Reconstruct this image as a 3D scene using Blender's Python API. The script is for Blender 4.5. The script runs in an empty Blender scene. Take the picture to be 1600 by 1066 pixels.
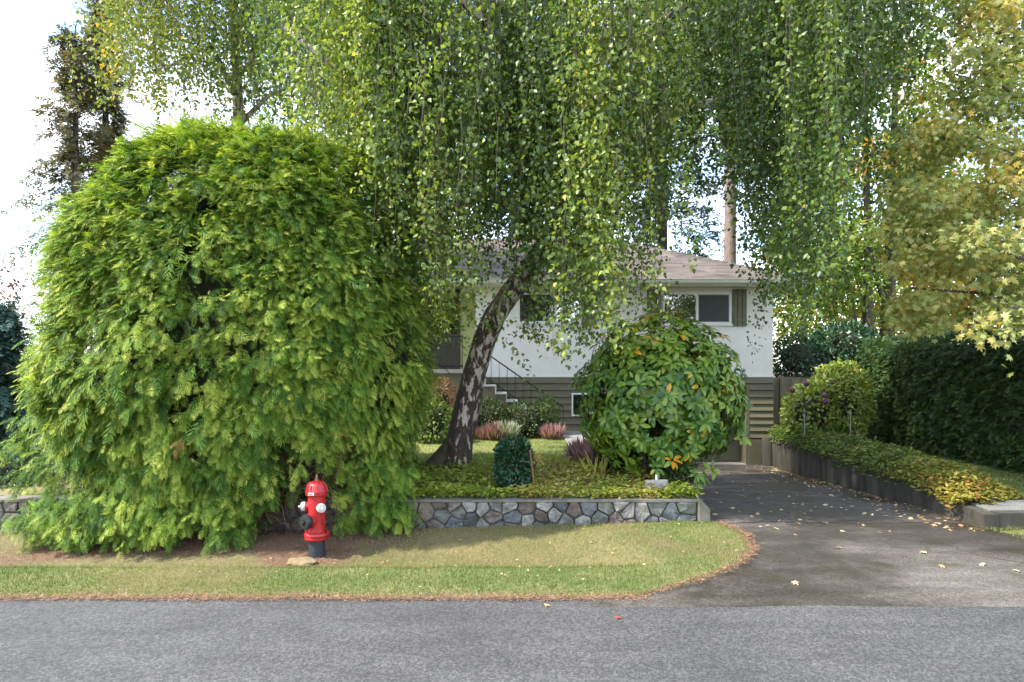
import bpy, bmesh, math, random
import numpy as np
from mathutils import Vector, Matrix
R = math.radians
random.seed(7)
rng = np.random.default_rng(11)
sc = bpy.context.scene
COL = sc.collection

# ------------------------------------------------------------------ camera
FPX, HX, HY, CZ = 1067.0, 800.0, 577.0, 2.0      # 24 mm on 36 mm, measured horizon row, eye height
cam = bpy.data.cameras.new('camera'); cam.sensor_width = 36; cam.lens = 36 * FPX / 1600
cam.shift_y = (HY - 533) / 1600; cam.clip_start = 0.05; cam.clip_end = 3000
camo = bpy.data.objects.new('camera', cam); COL.objects.link(camo)
camo.location = (0, 0, CZ); camo.rotation_euler = (R(90), 0, 0); sc.camera = camo

# ------------------------------------------------------------------ sky, sun, exposure
SUN = Vector((-0.80, -0.20, 0.92)).normalized()
elev = math.asin(SUN.z); azim = math.atan2(SUN.x, SUN.y)
w = bpy.data.worlds.new('World'); sc.world = w; w.use_nodes = True
nt = w.node_tree; nt.nodes.clear()
wo = nt.nodes.new('ShaderNodeOutputWorld'); bg = nt.nodes.new('ShaderNodeBackground')
sky = nt.nodes.new('ShaderNodeTexSky'); sky.sky_type = 'NISHITA'; sky.sun_disc = False
sky.sun_elevation = elev; sky.sun_rotation = azim; sky.dust_density = 0.6; sky.air_density = 1.0
tc = nt.nodes.new('ShaderNodeTexCoord'); mp = nt.nodes.new('ShaderNodeMapping'); mp.inputs['Scale'].default_value = (1.2, 1.2, 3.4)
nz = nt.nodes.new('ShaderNodeTexNoise'); nz.inputs['Scale'].default_value = 2.3; nz.inputs['Detail'].default_value = 7; nz.inputs['Roughness'].default_value = 0.6
cr = nt.nodes.new('ShaderNodeValToRGB'); cr.color_ramp.elements[0].position = 0.40; cr.color_ramp.elements[1].position = 0.66
cr.color_ramp.elements[0].color = (0, 0, 0, 1); cr.color_ramp.elements[1].color = (0.85, 0.85, 0.85, 1)
mx = nt.nodes.new('ShaderNodeMix'); mx.data_type = 'RGBA'; mx.inputs['B'].default_value = (6.0, 6.05, 6.2, 1)
L = nt.links
L.new(tc.outputs['Generated'], mp.inputs['Vector']); L.new(mp.outputs['Vector'], nz.inputs['Vector'])
L.new(nz.outputs['Fac'], cr.inputs['Fac']); L.new(cr.outputs['Color'], mx.inputs['Factor'])
L.new(sky.outputs['Color'], mx.inputs['A']); L.new(mx.outputs['Result'], bg.inputs['Color'])
bg.inputs['Strength'].default_value = 0.15; L.new(bg.outputs['Background'], wo.inputs['Surface'])
sl = bpy.data.lights.new('sun', 'SUN'); sl.energy = 2.7; sl.angle = R(1.2); sl.color = (1.0, 0.93, 0.80)
so = bpy.data.objects.new('sun', sl); COL.objects.link(so); so.rotation_euler = SUN.to_track_quat('Z', 'Y').to_euler(); so.location = (-20, 0, 30)
vs = sc.view_settings; vs.view_transform = 'Standard'; vs.look = 'None'; vs.exposure = 2.1; vs.gamma = 1
sc.render.engine = 'CYCLES'; sc.cycles.use_denoising = True; sc.cycles.max_bounces = 8; sc.cycles.transparent_max_bounces = 8
sc.cycles.sample_clamp_indirect = 8

# ------------------------------------------------------------------ helpers
def P(px, py, Y): return Vector(((px - HX) / FPX * Y, Y, CZ - (py - HY) / FPX * Y))
def G(px, py, z=0.0):
    Y = (CZ - z) * FPX / (py - HY); return P(px, py, Y)

MATS = {}
def nodes(name):
    m = bpy.data.materials.new(name); m.use_nodes = True; n = m.node_tree; n.nodes.clear()
    out = n.nodes.new('ShaderNodeOutputMaterial'); MATS[name] = m
    return m, n, out
def ramp(n, stops, inter='LINEAR'):
    r = n.nodes.new('ShaderNodeValToRGB'); r.color_ramp.interpolation = inter
    e = r.color_ramp.elements
    while len(e) < len(stops): e.new(0.5)
    for k, (p, c) in enumerate(stops): e[k].position = p; e[k].color = (c[0], c[1], c[2], 1)
    return r
def noise(n, scale, detail=4, rough=0.55, coord='Object', stretch=None):
    t = n.nodes.new('ShaderNodeTexCoord'); x = n.nodes.new('ShaderNodeTexNoise')
    x.inputs['Scale'].default_value = scale; x.inputs['Detail'].default_value = detail; x.inputs['Roughness'].default_value = rough
    if stretch:
        mm = n.nodes.new('ShaderNodeMapping'); mm.inputs['Scale'].default_value = stretch
        n.links.new(t.outputs[coord], mm.inputs['Vector']); n.links.new(mm.outputs['Vector'], x.inputs['Vector'])
    else: n.links.new(t.outputs[coord], x.inputs['Vector'])
    return x
def mixc(n, fac, a, b, blend='MIX'):
    x = n.nodes.new('ShaderNodeMix'); x.data_type = 'RGBA'; x.blend_type = blend
    for s, v in (('Factor', fac), ('A', a), ('B', b)):
        if hasattr(v, 'links') or hasattr(v, 'is_linked'): n.links.new(v, x.inputs[s])
        elif s == 'Factor': x.inputs[s].default_value = v
        else: x.inputs[s].default_value = (v[0], v[1], v[2], 1)
    return x.outputs['Result']
def bump(n, h, strength=0.3, dist=0.02):
    b = n.nodes.new('ShaderNodeBump'); b.inputs['Strength'].default_value = strength; b.inputs['Distance'].default_value = dist
    n.links.new(h, b.inputs['Height']); return b.outputs['Normal']
def plain(name, col, rough=0.6, var=0.25, scale=6, metal=0, bmp=0.15, spec=0.5, col2=None, stretch=None, coat=0):
    m, n, out = nodes(name); b = n.nodes.new('ShaderNodeBsdfPrincipled')
    x = noise(n, scale, 5, 0.6, stretch=stretch)
    c2 = col2 or tuple(c * (1 - var) for c in col); c1 = tuple(min(1, c * (1 + var * 0.5)) for c in col)
    r = ramp(n, [(0.3, c2), (0.7, c1)]); n.links.new(x.outputs['Fac'], r.inputs['Fac']); n.links.new(r.outputs['Color'], b.inputs['Base Color'])
    b.inputs['Roughness'].default_value = rough; b.inputs['Metallic'].default_value = metal; b.inputs['Specular IOR Level'].default_value = spec
    b.inputs['Coat Weight'].default_value = coat
    if bmp:
        y = noise(n, scale * 6, 5, 0.65); n.links.new(bump(n, y.outputs['Fac'], bmp, 0.01), b.inputs['Normal'])
    n.links.new(b.outputs['BSDF'], out.inputs['Surface']); return m
def leafmat(name, stops, trans=0.4, rough=0.5, spec=0.35, attr=True):
    m, n, out = nodes(name); r = ramp(n, stops)
    if attr:
        a = n.nodes.new('ShaderNodeAttribute'); a.attribute_name = 'tint'; n.links.new(a.outputs['Fac'], r.inputs['Fac'])
    else:
        a = n.nodes.new('ShaderNodeObjectInfo'); n.links.new(a.outputs['Random'], r.inputs['Fac'])
    b = n.nodes.new('ShaderNodeBsdfPrincipled'); b.inputs['Roughness'].default_value = rough; b.inputs['Specular IOR Level'].default_value = spec
    n.links.new(r.outputs['Color'], b.inputs['Base Color'])
    t = n.nodes.new('ShaderNodeBsdfTranslucent'); c = mixc(n, 1.0, r.outputs['Color'], (1.25, 1.2, 0.55), 'MULTIPLY'); n.links.new(c, t.inputs['Color'])
    s = n.nodes.new('ShaderNodeMixShader'); s.inputs['Fac'].default_value = trans
    n.links.new(b.outputs['BSDF'], s.inputs[1]); n.links.new(t.outputs['BSDF'], s.inputs[2]); n.links.new(s.outputs['Shader'], out.inputs['Surface'])
    return m

def tag(o, label=None, cat=None, group=None, kind=None):
    if label: o['label'] = label
    if cat: o['category'] = cat
    if group: o['group'] = group
    if kind: o['kind'] = kind
    return o
def empty(name, loc, label, cat, group=None, rz=0):
    o = bpy.data.objects.new(name, None); COL.objects.link(o); o.location = loc; o.rotation_euler = (0, 0, rz)
    o.empty_display_size = 0.1
    return tag(o, label, cat, group)
def link(o, parent=None, world=True):
    COL.objects.link(o)
    if parent is not None:
        o.parent = parent
        if world: o.matrix_parent_inverse = (Matrix.Translation(parent_loc(parent)) @ Matrix.Rotation(parent.rotation_euler.z, 4, 'Z')).inverted()
    return o
def parent_loc(p):
    v = Vector(p.location)
    if p.parent: pass
    return v
# all part meshes are written in world coordinates; parents are un-rotated empties, or meshes at the world origin
class MB:
    def __init__(s): s.v = []; s.f = []
    def add(s, v, f):
        b = len(s.v); s.v += [tuple(x) for x in v]; s.f += [tuple(i + b for i in q) for q in f]; return s
    def box(s, a, b):
        x0, y0, z0 = a; x1, y1, z1 = b
        return s.add([(x0,y0,z0),(x1,y0,z0),(x1,y1,z0),(x0,y1,z0),(x0,y0,z1),(x1,y0,z1),(x1,y1,z1),(x0,y1,z1)],
                     [(0,3,2,1),(4,5,6,7),(0,1,5,4),(1,2,6,5),(2,3,7,6),(3,0,4,7)])
    def tube(s, pts, rad, seg=8, jit=0, caps=True):
        pts = [Vector(p) for p in pts]; n = len(pts); rad = rad if hasattr(rad, '__len__') else [rad] * n
        ring = []; u = None
        for i, p in enumerate(pts):
            d = (pts[min(i + 1, n - 1)] - pts[max(i - 1, 0)])
            d = d.normalized() if d.length > 1e-9 else Vector((0, 0, 1))
            if u is None: u = d.orthogonal().normalized()
            u = (u - d * u.dot(d)); u = u.normalized() if u.length > 1e-6 else d.orthogonal().normalized()
            wv = d.cross(u)
            for k in range(seg):
                a = 2 * math.pi * k / seg; r = rad[i] * (1 + (random.uniform(-jit, jit) if jit else 0))
                ring.append(p + (u * math.cos(a) + wv * math.sin(a)) * r)
        f = []
        for i in range(n - 1):
            for k in range(seg):
                k2 = (k + 1) % seg; f.append((i*seg+k, i*seg+k2, (i+1)*seg+k2, (i+1)*seg+k))
        if caps: f.append(tuple(range(seg - 1, -1, -1))); f.append(tuple((n-1)*seg + k for k in range(seg)))
        return s.add(ring, f)
    def lathe(s, c, prof, seg=24, axis='Z', flute=None):
        v = []; f = []; n = len(prof)
        for (r, h) in prof:
            for k in range(seg):
                a = 2 * math.pi * k / seg; v.append((math.cos(a) * r, math.sin(a) * r, h))
        for i in range(n - 1):
            for k in range(seg):
                k2 = (k + 1) % seg; f.append((i*seg+k, i*seg+k2, (i+1)*seg+k2, (i+1)*seg+k))
        f.append(tuple(range(seg - 1, -1, -1))); f.append(tuple((n-1)*seg + k for k in range(seg)))
        if axis != 'Z':
            q = Vector(axis).to_track_quat('Z', 'Y'); v = [q @ Vector(p) for p in v]
        v = [Vector(p) + Vector(c) for p in v]
        return s.add(v, f)
    def build(s, name, mat, parent=None, smooth=False, bevel=0, **kw):
        me = bpy.data.meshes.new(name); me.from_pydata(s.v, [], s.f); me.update()
        if bevel:
            bm = bmesh.new(); bm.from_mesh(me)
            bmesh.ops.bevel(bm, geom=list(bm.edges), offset=bevel, segments=1, affect='EDGES', clamp_overlap=True); bm.to_mesh(me); bm.free()
        me.materials.append(mat)
        if smooth:
            for p in me.polygons: p.use_smooth = True
            try: me.set_sharp_from_angle(angle=R(40))
            except Exception: pass
        o = bpy.data.objects.new(name, me); link(o, parent); tag(o, **kw); return o

def vnoise(x, y, s=1.0, seed=0):
    x = np.asarray(x) * s; y = np.asarray(y) * s; a = 0; amp = 1
    for k in range(4):
        q = 1.7 ** k; ph = seed * 3.1 + k * 1.9
        a = a + amp * (np.sin(x*q*1.3 + 1.7*np.sin(y*q*.9 + ph) + ph) * np.cos(y*q*1.1 + 1.3*np.sin(x*q*.7 - ph) + ph*2)); amp *= .6
    return a / 2.0            # about -1..1

def nrm(a): return a / np.maximum(np.linalg.norm(a, axis=-1, keepdims=True), 1e-9)
def frames(d, n):
    x = nrm(d); z = nrm(n - (n * x).sum(-1, keepdims=True) * x); y = np.cross(z, x)
    return np.stack([x, y, z], axis=-1)                       # columns
def fastmesh(name, V, F, tint=None, mat=None, smooth=False):
    me = bpy.data.meshes.new(name); k = F.shape[1]
    me.vertices.add(len(V)); me.vertices.foreach_set('co', np.ascontiguousarray(V, dtype=np.float32).ravel())
    me.loops.add(F.size); me.loops.foreach_set('vertex_index', np.ascontiguousarray(F, dtype=np.int32).ravel())
    me.polygons.add(len(F)); me.polygons.foreach_set('loop_start', np.arange(0, F.size, k, dtype=np.int32))
    if smooth: me.polygons.foreach_set('use_smooth', np.ones(len(F), dtype=bool))
    me.update(calc_edges=True)
    if tint is not None:
        a = me.attributes.new('tint', 'FLOAT', 'POINT'); a.data.foreach_set('value', np.ascontiguousarray(np.clip(tint, 0, 1), dtype=np.float32))
    if mat: me.materials.append(mat)
    return me
def scatter(name, tpl, pos, Rm, scale, tint, mat, parent=None, **kw):
    tv, tf, tt = tpl; N = len(pos); V = len(tv)
    scale = np.broadcast_to(np.asarray(scale, dtype=float), (N,))
    v = np.einsum('nij,vj->nvi', Rm, tv) * scale[:, None, None] + pos[:, None, :]
    f = (tf[None] + (np.arange(N) * V)[:, None, None]).reshape(-1, tf.shape[1])
    t = (np.asarray(tint)[:, None] + tt[None]).ravel()
    me = fastmesh(name, v.reshape(-1, 3), f, t, mat)
    o = bpy.data.objects.new(name, me); link(o, parent); tag(o, **kw); return o

# ------------------------------------------------------------------ leaf templates: (verts, faces, tint offsets); x = length, z = normal
def T(v, f, t=None):
    v = np.array(v, float); return v, np.array(f), np.array(t if t is not None else [0] * len(v), float)
BIRCH = T([(0,0,0),(.36,-.37,.09),(1,0,-.08),(.36,.37,.09)], [(0,1,2),(0,2,3)])
OVAL = T([(0,0,0),(.3,-.24,.05),(.7,-.2,.0),(1,0,-.14),(.7,.2,.0),(.3,.24,.05)], [(0,1,2,3),(0,3,4,5)])
BLADE = T([(0,-.055,0),(0,.055,0),(1,0,.18)], [(0,1,2)], [-.1,-.1,.1])
def rhodo_tpl():
    xs = [0, .12, .35, .62, .85, 1.0]; ws = [.015, .10, .19, .20, .13, .0]; zs = [0, .03, .05, .01, -.07, -.15]
    v = []; f = []
    for x, wd, z in zip(xs, ws, zs): v += [(x, -wd, z + wd*.28), (x, 0, z), (x, wd, z + wd*.28)]
    for i in range(5):
        a = i * 3; f += [(a, a+1, a+4, a+3), (a+1, a+2, a+5, a+4)]
    return T(v, f)
RHODO = rhodo_tpl()
def maple_tpl():
    ang = [180, 145, 122, 92, 70, 47, 26, 0]; rad = [.1, .44, .28, .74, .40, .84, .46, 1.0]
    pts = [(math.cos(R(a)) * r + .12, math.sin(R(a)) * r) for a, r in zip(ang, rad)]
    pts = pts + [(x, -y) for x, y in pts[-2:0:-1]]
    n = len(pts); v = [(.1, 0, .03)] + [(x, y, -.16 * (x*x + y*y) + .05 * math.sin(9 * x + 5 * y)) for x, y in pts]
    return T(v, [(0, 1 + i, 1 + (i + 1) % n) for i in range(n)])
MAPLE = maple_tpl()
def spray_tpl(nf=7, ln=.34, wid=.055, droop=.32, sub=True):
    v = []; f = []; t = []
    def blade(p0, p1, wd, t0, t1):
        p0 = np.array(p0); p1 = np.array(p1); d = p1 - p0; s = np.array([-d[1], d[0], 0]); s = s / (np.linalg.norm(s) + 1e-9) * wd
        m = p0 + d * .25; b = len(v)
        v.extend([m - s, p1, m + s]); f.append((b, b+1, b+2)); t.extend([t0, t1, t0])
    z = lambda x: -droop * x * x
    for i in range(3):
        x0, x1 = i / 3, (i + 1.25) / 3; x1 = min(x1, 1.0)
        blade((x0, 0, z(x0)), (x1, 0, z(x1)), .03, -.15 + .3 * x0, -.15 + .45 * x1)
    for k in range(nf):
        x = .1 + .78 * k / (nf - 1); l = ln * math.sin(math.pi * (.22 + .66 * (k / (nf - 1)))) * (1.0)
        for s in (-1, 1):
            jj = 1 + .25 * math.sin(k * 2.7 + s); xe = x + l * .85 * jj; ye = s * l * .6 * jj; blade((x, 0, z(x)), (xe, ye, z(min(xe, 1.25)) - .2 * l * math.cos(k * 1.9 + s)), wid, -.15 + .25 * x, .12 + .25 * x)
            if sub and l > .2:
                blade((x + l*.3, s*l*.34, z(x)), (x + l*.85, s*l*.42, z(x + l*.8) - .12*l), wid*.8, -.05 + .2*x, .12 + .25*x)
    return T(v, f, t)
SPRAY = spray_tpl(8, .38, .032, .45, False); SPRAY_S = spray_tpl(5, .38, .08, .25, False)
SPIKE = T([(0,-.02,0),(0,.02,0),(.5,.05,.02),(1,0,.06),(.5,-.05,.02),(.5,0,.07)], [(0,1,2,5),(0,5,3,4),(5,2,3,3),(0,5,4,4)], [-.3,-.3,.1,.3,.1,.1]) if False else T([(0,-.015,0),(.6,-.035,.02),(1,0,.05),(.6,.035,.02)], [(0,1,2,3)], [-.3,.05,.3,.05])

# ------------------------------------------------------------------ materials
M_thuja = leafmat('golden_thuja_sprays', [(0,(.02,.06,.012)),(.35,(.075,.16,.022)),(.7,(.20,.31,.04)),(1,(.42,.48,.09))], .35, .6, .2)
M_hedge = leafmat('cedar_hedge_sprays', [(0,(.016,.04,.012)),(.5,(.036,.088,.02)),(1,(.095,.16,.03))], .25, .55)
M_birch = leafmat('birch_leaves', [(0,(.035,.075,.022)),(.3,(.085,.15,.032)),(.6,(.18,.26,.045)),(.93,(.34,.38,.075)),(1,(.48,.38,.06))], .45, .42, .5)
M_birch2 = leafmat('pale_birch_leaves', [(0,(.05,.10,.03)),(.5,(.13,.19,.045)),(.85,(.28,.29,.06)),(1,(.42,.28,.05))], .45, .5)
M_maple = leafmat('maple_leaves', [(0,(.13,.19,.06)),(.45,(.27,.32,.11)),(.85,(.43,.41,.15)),(1,(.50,.38,.10))], .42, .5)
M_maple_o = leafmat('maple_leaf_single', [(0,(.15,.23,.05)),(.45,(.32,.39,.12)),(.85,(.47,.48,.17)),(1,(.56,.42,.09))], .5, .5, attr=False)
M_rhodo = leafmat('rhododendron_leaves', [(0,(.03,.085,.018)),(.45,(.09,.185,.025)),(.8,(.21,.30,.035)),(.95,(.38,.38,.03)),(1,(.58,.28,.02))], .3, .36, .5)
M_rhodo_o = leafmat('rhododendron_leaf_single', [(0,(.03,.085,.018)),(.5,(.095,.19,.025)),(.93,(.19,.29,.035)),(.98,(.40,.38,.03)),(1,(.58,.28,.02))], .3, .36, .5, attr=False)
M_autumn = leafmat('autumn_leaves', [(0,(.12,.18,.04)),(.4,(.32,.34,.06)),(.75,(.55,.42,.07)),(1,(.52,.18,.05))], .6, .5)
M_rowan = leafmat('rowan_leaves', [(0,(.06,.12,.03)),(.5,(.15,.24,.05)),(.85,(.34,.36,.07)),(1,(.45,.13,.04))], .55, .5)
M_dark = leafmat('dark_conifer_sprays', [(0,(.012,.03,.016)),(.6,(.03,.065,.03)),(1,(.06,.10,.045))], .15, .6)
M_pine = leafmat('brown_pine_sprays', [(0,(.05,.055,.03)),(.5,(.11,.11,.06)),(1,(.22,.17,.10))], .35, .6)
M_spruce = leafmat('blue_spruce_sprays', [(0,(.02,.05,.045)),(.6,(.05,.11,.09)),(1,(.11,.19,.15))], .15, .6)
M_purple = leafmat('purple_plum_leaves', [(0,(.05,.02,.025)),(.6,(.13,.05,.05)),(1,(.22,.09,.06))], .3, .5)
M_vib = leafmat('yellow_green_shrub_leaves', [(0,(.05,.11,.025)),(.5,(.16,.24,.04)),(1,(.42,.44,.12))], .35, .45)
M_box = leafmat('dark_boxwood_leaves', [(0,(.012,.045,.022)),(.6,(.03,.09,.04)),(1,(.07,.15,.06))], .2, .35, .5)
M_cover = leafmat('ground_cover_leaves', [(0,(.07,.14,.02)),(.45,(.21,.29,.035)),(.8,(.42,.44,.07)),(.93,(.50,.42,.16)),(1,(.42,.24,.10))], .4, .5)
M_cover_r = leafmat('strip_cover_leaves', [(0,(.045,.10,.025)),(.45,(.15,.20,.035)),(.75,(.30,.27,.05)),(1,(.34,.16,.05))], .35, .5)
M_grass = leafmat('grass_blades', [(0,(.06,.125,.02)),(.35,(.135,.185,.04)),(.65,(.26,.25,.085)),(.85,(.31,.24,.12)),(1,(.20,.115,.065))], .3, .6)
M_heath_p = leafmat('pink_heather_spikes', [(0,(.05,.08,.04)),(.5,(.22,.12,.13)),(1,(.46,.26,.30))], .3, .6)
M_heath_w = leafmat('silver_heather_spikes', [(0,(.06,.10,.06)),(.5,(.22,.27,.22)),(1,(.5,.52,.46))], .3, .6)
M_shrub = leafmat('olive_shrub_leaves', [(0,(.02,.05,.015)),(.6,(.06,.10,.025)),(1,(.15,.18,.04))], .25, .45)
M_redsh = leafmat('russet_shrub_leaves', [(0,(.08,.06,.02)),(.5,(.22,.11,.04)),(1,(.36,.16,.06))], .35, .5)
M_litter = leafmat('fallen_leaf_litter', [(0,(.10,.055,.03)),(.4,(.28,.17,.09)),(.75,(.48,.36,.19)),(1,(.62,.52,.32))], .2, .6)
M_litter_o = leafmat('fallen_leaf_single', [(0,(.34,.20,.11)),(.5,(.52,.40,.22)),(1,(.66,.56,.36))], .2, .6, attr=False)
M_needle = leafmat('rusty_needles', [(0,(.09,.045,.03)),(.5,(.23,.12,.07)),(1,(.38,.25,.15))], .1, .8)
M_bark = plain('grey_brown_bark', (.085,.065,.05), .9, .5, 5, bmp=.8, stretch=(3,3,.6))
M_mossbark = plain('mossy_root_bark', (.075,.06,.042), 1, .5, 7, bmp=.9, col2=(.03,.034,.014))
M_bark_pine = plain('pale_pine_bark', (.20,.15,.125), .9, .4, 5, bmp=.8, stretch=(3,3,.6))
M_twig = plain('brown_twig', (.09,.06,.04), .9, .4, 20)
M_twig2 = plain('fine_birch_twig', (.13,.10,.07), .9, .4, 20)
M_deadtwig = plain('dead_brown_twig', (.12,.065,.045), .9, .4, 20)
M_core = plain('shaded_inner_twigs', (.03,.03,.014), 1, .6, 9, bmp=1.0)  # solid dark filler; shade inside the crowns is put into its colour
M_stucco = plain('white_stucco', (.85,.83,.79), .9, .05, 3, bmp=.35)
M_siding = plain('olive_siding_paint', (.150,.135,.085), .55, .12, 4, bmp=.12, stretch=(.4,1,3))
M_siding2 = plain('olive_foundation_paint', (.140,.125,.078), .7, .15, 3, bmp=.3)
M_door = plain('olive_door_paint', (.125,.113,.072), .5, .1, 3)
M_dark_trim = plain('dark_brown_trim', (.055,.045,.032), .6, .15, 4)
M_white = plain('white_vinyl', (.80,.80,.78), .4, .05, 4, bmp=.05)
M_gutter = plain('cream_gutter', (.62,.60,.52), .45, .1, 3, bmp=.05)
M_soffit = plain('cream_soffit', (.55,.52,.44), .7, .1, 3)
M_shutter = plain('olive_shutter', (.15,.14,.09), .6, .15, 5)
M_porchwall = plain('yellow_green_porch_wall', (.44,.47,.20), .7, .1, 3)
M_conc = plain('weathered_concrete', (.36,.34,.31), .9, .25, 2.5, bmp=.5)
M_path = plain('grey_path_concrete', (.22,.215,.21), .9, .25, 3, bmp=.4)
M_cap = plain('stained_cap_concrete', (.17,.155,.135), .9, .4, 3, bmp=.6, col2=(.07,.068,.05))
M_conc_d = plain('mossy_dark_concrete', (.055,.047,.038), .9, .55, 2.2, bmp=.6, col2=(.016,.018,.011), stretch=(1.5,1.5,.5))
M_conc_p = plain('pale_step_nosing', (.60,.58,.54), .8, .15, 4)
M_iron = plain('black_iron', (.02,.02,.022), .5, .2, 8, metal=.3)
M_wood_f = plain('grey_fence_wood', (.25,.21,.155), .85, .35, 4, bmp=.5, stretch=(4,4,.4))
M_mortar = plain('grey_mortar', (.10,.09,.075), .95, .45, 6, bmp=.8)
M_gal = plain('galvanised_post', (.22,.23,.24), .4, .15, 8, metal=.6)
M_rust = plain('rusty_rod', (.22,.09,.04), .8, .4, 20)
M_soil = plain('dark_soil', (.06,.042,.03), 1, .4, 4, bmp=.8)
M_flower = plain('purple_flower', (.13,.035,.08), .6, .3, 9)
M_red = plain('red_hydrant_paint', (.40,.010,.014), .38, .25, 14, bmp=.22, coat=.15, col2=(.27,.012,.014))
M_blk = plain('black_hydrant_paint', (.016,.018,.022), .42, .4, 9, bmp=.15)
M_barrel = plain('dusty_black_barrel', (.028,.032,.042), .55, .5, 7, bmp=.2)
M_wcap = plain('white_cap_paint', (.5,.5,.49), .45, .1, 8, bmp=.05)
M_brass = plain('worn_brass_nut', (.22,.13,.08), .5, .3, 20, metal=.5)
M_rock = plain('tan_rock', (.22,.165,.085), .9, .35, 12, bmp=.8)
M_signw = plain('bleached_sign_wood', (.36,.34,.31), .8, .2, 8, stretch=(1,1,6))
M_signp = plain('faded_purple_paint', (.40,.36,.44), .8, .3, 30)
STONES = [plain('stone_%s' % nme, c, .9, .55, 11, bmp=.9) for nme, c in (('grey', (.15,.145,.135)), ('blue_grey', (.13,.142,.148)), ('tan', (.20,.17,.125)),
          ('brown', (.115,.09,.07)), ('pale', (.235,.225,.20)), ('rose', (.15,.122,.108)), ('slate', (.085,.085,.088)), ('greenish', (.14,.147,.125)))]
def glass_mat():
    m, n, out = nodes('window_glass'); b = n.nodes.new('ShaderNodeBsdfPrincipled')
    b.inputs['Base Color'].default_value = (.02,.024,.026,1); b.inputs['Roughness'].default_value = .03; b.inputs['Specular IOR Level'].default_value = 1.0
    b.inputs['IOR'].default_value = 2.8
    x = noise(n, 2.0, 2); n.links.new(bump(n, x.outputs['Fac'], .04, .02), b.inputs['Normal'])
    n.links.new(b.outputs['BSDF'], out.inputs['Surface']); return m
M_glass = glass_mat()
M_screen = plain('dark_insect_screen', (.03,.035,.04), .45, .2, 12, spec=.6)
def shingle_mat():
    m, n, out = nodes('weathered_asphalt_shingle'); b = n.nodes.new('ShaderNodeBsdfPrincipled')
    x = noise(n, 1.2, 5); y = noise(n, 60, 3); r = ramp(n, [(.3,(.105,.088,.08)),(.7,(.20,.172,.16))]); n.links.new(x.outputs['Fac'], r.inputs['Fac'])
    r2 = ramp(n, [(.3,(.6,.6,.6)),(.7,(1.2,1.2,1.2))]); n.links.new(y.outputs['Fac'], r2.inputs['Fac'])
    a = n.nodes.new('ShaderNodeAttribute'); a.attribute_name = 'tint'; r3 = ramp(n, [(0,(.72,.70,.70)),(1,(1.15,1.12,1.1))]); n.links.new(a.outputs['Fac'], r3.inputs['Fac'])
    c = mixc(n, 1.0, mixc(n, 1.0, r.outputs['Color'], r2.outputs['Color'], 'MULTIPLY'), r3.outputs['Color'], 'MULTIPLY')
    n.links.new(c, b.inputs['Base Color']); b.inputs['Roughness'].default_value = .9; n.links.new(b.outputs['BSDF'], out.inputs['Surface']); return m
M_shingle = shingle_mat()
def asphalt(name, base, light, wet):
    m, n, out = nodes(name); b = n.nodes.new('ShaderNodeBsdfPrincipled')
    big = noise(n, .55, 5, .6); mid = noise(n, 2.2, 6, .65, stretch=(.5,1.6,1)); fine = noise(n, 95, 3, .7)
    vo = n.nodes.new('ShaderNodeTexVoronoi'); vo.inputs['Scale'].default_value = 62; t = n.nodes.new('ShaderNodeTexCoord'); n.links.new(t.outputs['Object'], vo.inputs['Vector'])
    r = ramp(n, [(.32, base), (.68, light)]); n.links.new(mid.outputs['Fac'], r.inputs['Fac'])
    rv = ramp(n, [(.1, (.32,.32,.34)), (.45, (.85,.85,.85)), (.9, (2.1,2.06,2.0))]); n.links.new(vo.outputs['Color'], rv.inputs['Fac'])
    rf = ramp(n, [(.3, (.55,.55,.55)), (.7, (1.4,1.4,1.4))]); n.links.new(fine.outputs['Fac'], rf.inputs['Fac'])
    c = mixc(n, .42 if wet else .6, r.outputs['Color'], rv.outputs['Color'], 'MULTIPLY'); c = mixc(n, .8, c, rf.outputs['Color'], 'MULTIPLY')
    if wet:
        moss = noise(n, 1.1, 6, .65); rm = ramp(n, [(.53, (0,0,0)), (.68, (.75,.75,.75))]); n.links.new(moss.outputs['Fac'], rm.inputs['Fac'])
        c = mixc(n, rm.outputs['Color'], c, (.050,.046,.018))
        rd = ramp(n, [(.36, (1.25,1.22,1.2)), (.56, (.5,.48,.47))]); n.links.new(big.outputs['Fac'], rd.inputs['Fac']); c = mixc(n, .9, c, rd.outputs['Color'], 'MULTIPLY')
        rr = ramp(n, [(.36, (.85,.85,.85)), (.56, (.42,.42,.42))]); n.links.new(big.outputs['Fac'], rr.inputs['Fac']); n.links.new(rr.outputs['Color'], b.inputs['Roughness'])
    else:
        rd = ramp(n, [(.3, (.82,.82,.84)), (.7, (1.15,1.14,1.12))]); n.links.new(big.outputs['Fac'], rd.inputs['Fac']); c = mixc(n, 1.0, c, rd.outputs['Color'], 'MULTIPLY')
        b.inputs['Roughness'].default_value = .85
    n.links.new(c, b.inputs['Base Color']); n.links.new(bump(n, vo.outputs['Distance'], .35, .006), b.inputs['Normal'])
    n.links.new(b.outputs['BSDF'], out.inputs['Surface']); return m
M_road = asphalt('worn_grey_asphalt', (.042,.042,.0435), (.063,.063,.0645), False)
M_drive = asphalt('damp_mossy_asphalt', (.050,.043,.038), (.098,.089,.081), True)
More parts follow.
